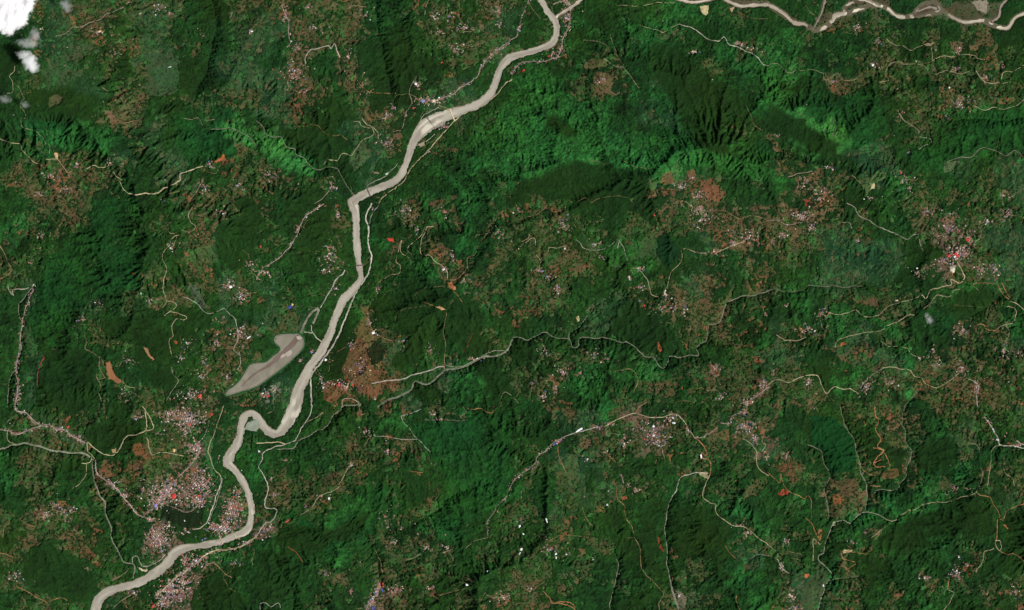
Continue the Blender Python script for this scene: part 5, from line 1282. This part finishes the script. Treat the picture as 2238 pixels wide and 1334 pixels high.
# ---------------------------------------------------------------- clouds: volumes floating above the hills
def cloud(px, py, z, blobs, dens, label, scale, carve_=.55, name='cloud'):
    """blobs: centre and radii in metres about the cloud's own origin"""
    B = np.array(blobs, float); lo = (B[:, :3] - B[:, 3:] * 1.25).min(0); hi = (B[:, :3] + B[:, 3:] * 1.25).max(0)
    me = bpy.data.meshes.new(name); V, F = boxg(lo[0], hi[0], lo[1], hi[1], lo[2], hi[2]); me.from_pydata(V, [], F); me.update()
    o = bpy.data.objects.new(name, me); COL.objects.link(o); o.location = (X(px), Y(py), z)
    o['label'] = label; o['category'] = 'cloud'; o['group'] = 'clouds'
    m = bpy.data.materials.new('cloud_vapour'); m.use_nodes = True; t = m.node_tree; t.nodes.remove(t.nodes['Principled BSDF'])
    out = t.nodes['Material Output']; tc = N(t, 'ShaderNodeTexCoord'); last = None
    for cx, cy, cz, rx, ry, rz in blobs:
        s = N(t, 'ShaderNodeVectorMath', operation='SUBTRACT'); t.links.new(tc.outputs['Object'], s.inputs[0]); s.inputs[1].default_value = (cx, cy, cz)
        dv = N(t, 'ShaderNodeVectorMath', operation='DIVIDE'); t.links.new(s.outputs[0], dv.inputs[0]); dv.inputs[1].default_value = (rx, ry, rz)
        ln_ = N(t, 'ShaderNodeVectorMath', operation='LENGTH'); t.links.new(dv.outputs[0], ln_.inputs[0])
        if last is None: last = ln_.outputs['Value']
        else:
            mn = N(t, 'ShaderNodeMath', operation='SMOOTH_MIN'); mn.inputs[2].default_value = .3; t.links.new(last, mn.inputs[0]); t.links.new(ln_.outputs['Value'], mn.inputs[1]); last = mn.outputs[0]
    no = N(t, 'ShaderNodeTexNoise', Scale=1 / scale, Detail=8.0, Roughness=.68); t.links.new(tc.outputs['Object'], no.inputs['Vector'])
    ms_ = N(t, 'ShaderNodeMath', operation='MULTIPLY_ADD'); t.links.new(no.outputs[0], ms_.inputs[0]); ms_.inputs[1].default_value = -carve_ * 4; 
    t.links.new(last, ms_.inputs[2])
    mr = N(t, 'ShaderNodeMapRange'); t.links.new(ms_.outputs[0], mr.inputs[0]); mr.inputs['From Min'].default_value = 1 - carve_ * 2; mr.inputs['From Max'].default_value = .2 - carve_ * 2
    mr.inputs['To Min'].default_value = 0; mr.inputs['To Max'].default_value = dens
    pv = N(t, 'ShaderNodeVolumePrincipled'); pv.inputs['Color'].default_value = (.995, .995, .995, 1); pv.inputs['Anisotropy'].default_value = .2
    t.links.new(mr.outputs[0], pv.inputs['Density']); t.links.new(pv.outputs[0], out.inputs['Volume'])
    m.cycles.volume_step_rate = .35 if hasattr(m.cycles, 'volume_step_rate') else 1
    me.materials.append(m); return o
cloud(20, 20, 1750, [(0, 60, 0, 560, 430, 200), (-200, -250, 20, 440, 400, 170), (330, 190, -20, 330, 290, 120), (-280, 250, 30, 500, 400, 200), (120, -260, -60, 330, 260, 90)], .11, 'big white cloud bank filling the top left corner', 260)
cloud(68, 140, 1420, [(0, 20, 0, 180, 200, 80), (60, -110, 0, 130, 130, 50), (-120, 190, 0, 180, 110, 50)], .04, 'small bright puff below the big cloud bank', 150)
cloud(58, 98, 1350, [(60, 20, 0, 300, 130, 50), (200, 180, 0, 160, 190, 50)], .012, 'ragged thin fringe between the big cloud bank and the small puff', 120)
cloud(145, 12, 1300, [(0, 0, 0, 150, 130, 60), (40, -120, 0, 110, 80, 40)], .010, 'thin grey veil right of the big cloud bank', 120)
cloud(12, 218, 1250, [(0, 0, 0, 160, 110, 50)], .008, 'faint grey veil at the left edge above the winding track', 100)
cloud(56, 230, 1250, [(0, 0, 0, 110, 90, 45)], .009, 'faint grey wisp beside the veil at the left edge', 90)
cloud(2029, 698, 1500, [(0, -20, 0, 90, 110, 60), (-60, 90, 0, 60, 70, 40)], .012, 'single faint bluish wisp over the wooded slope at the right', 70)
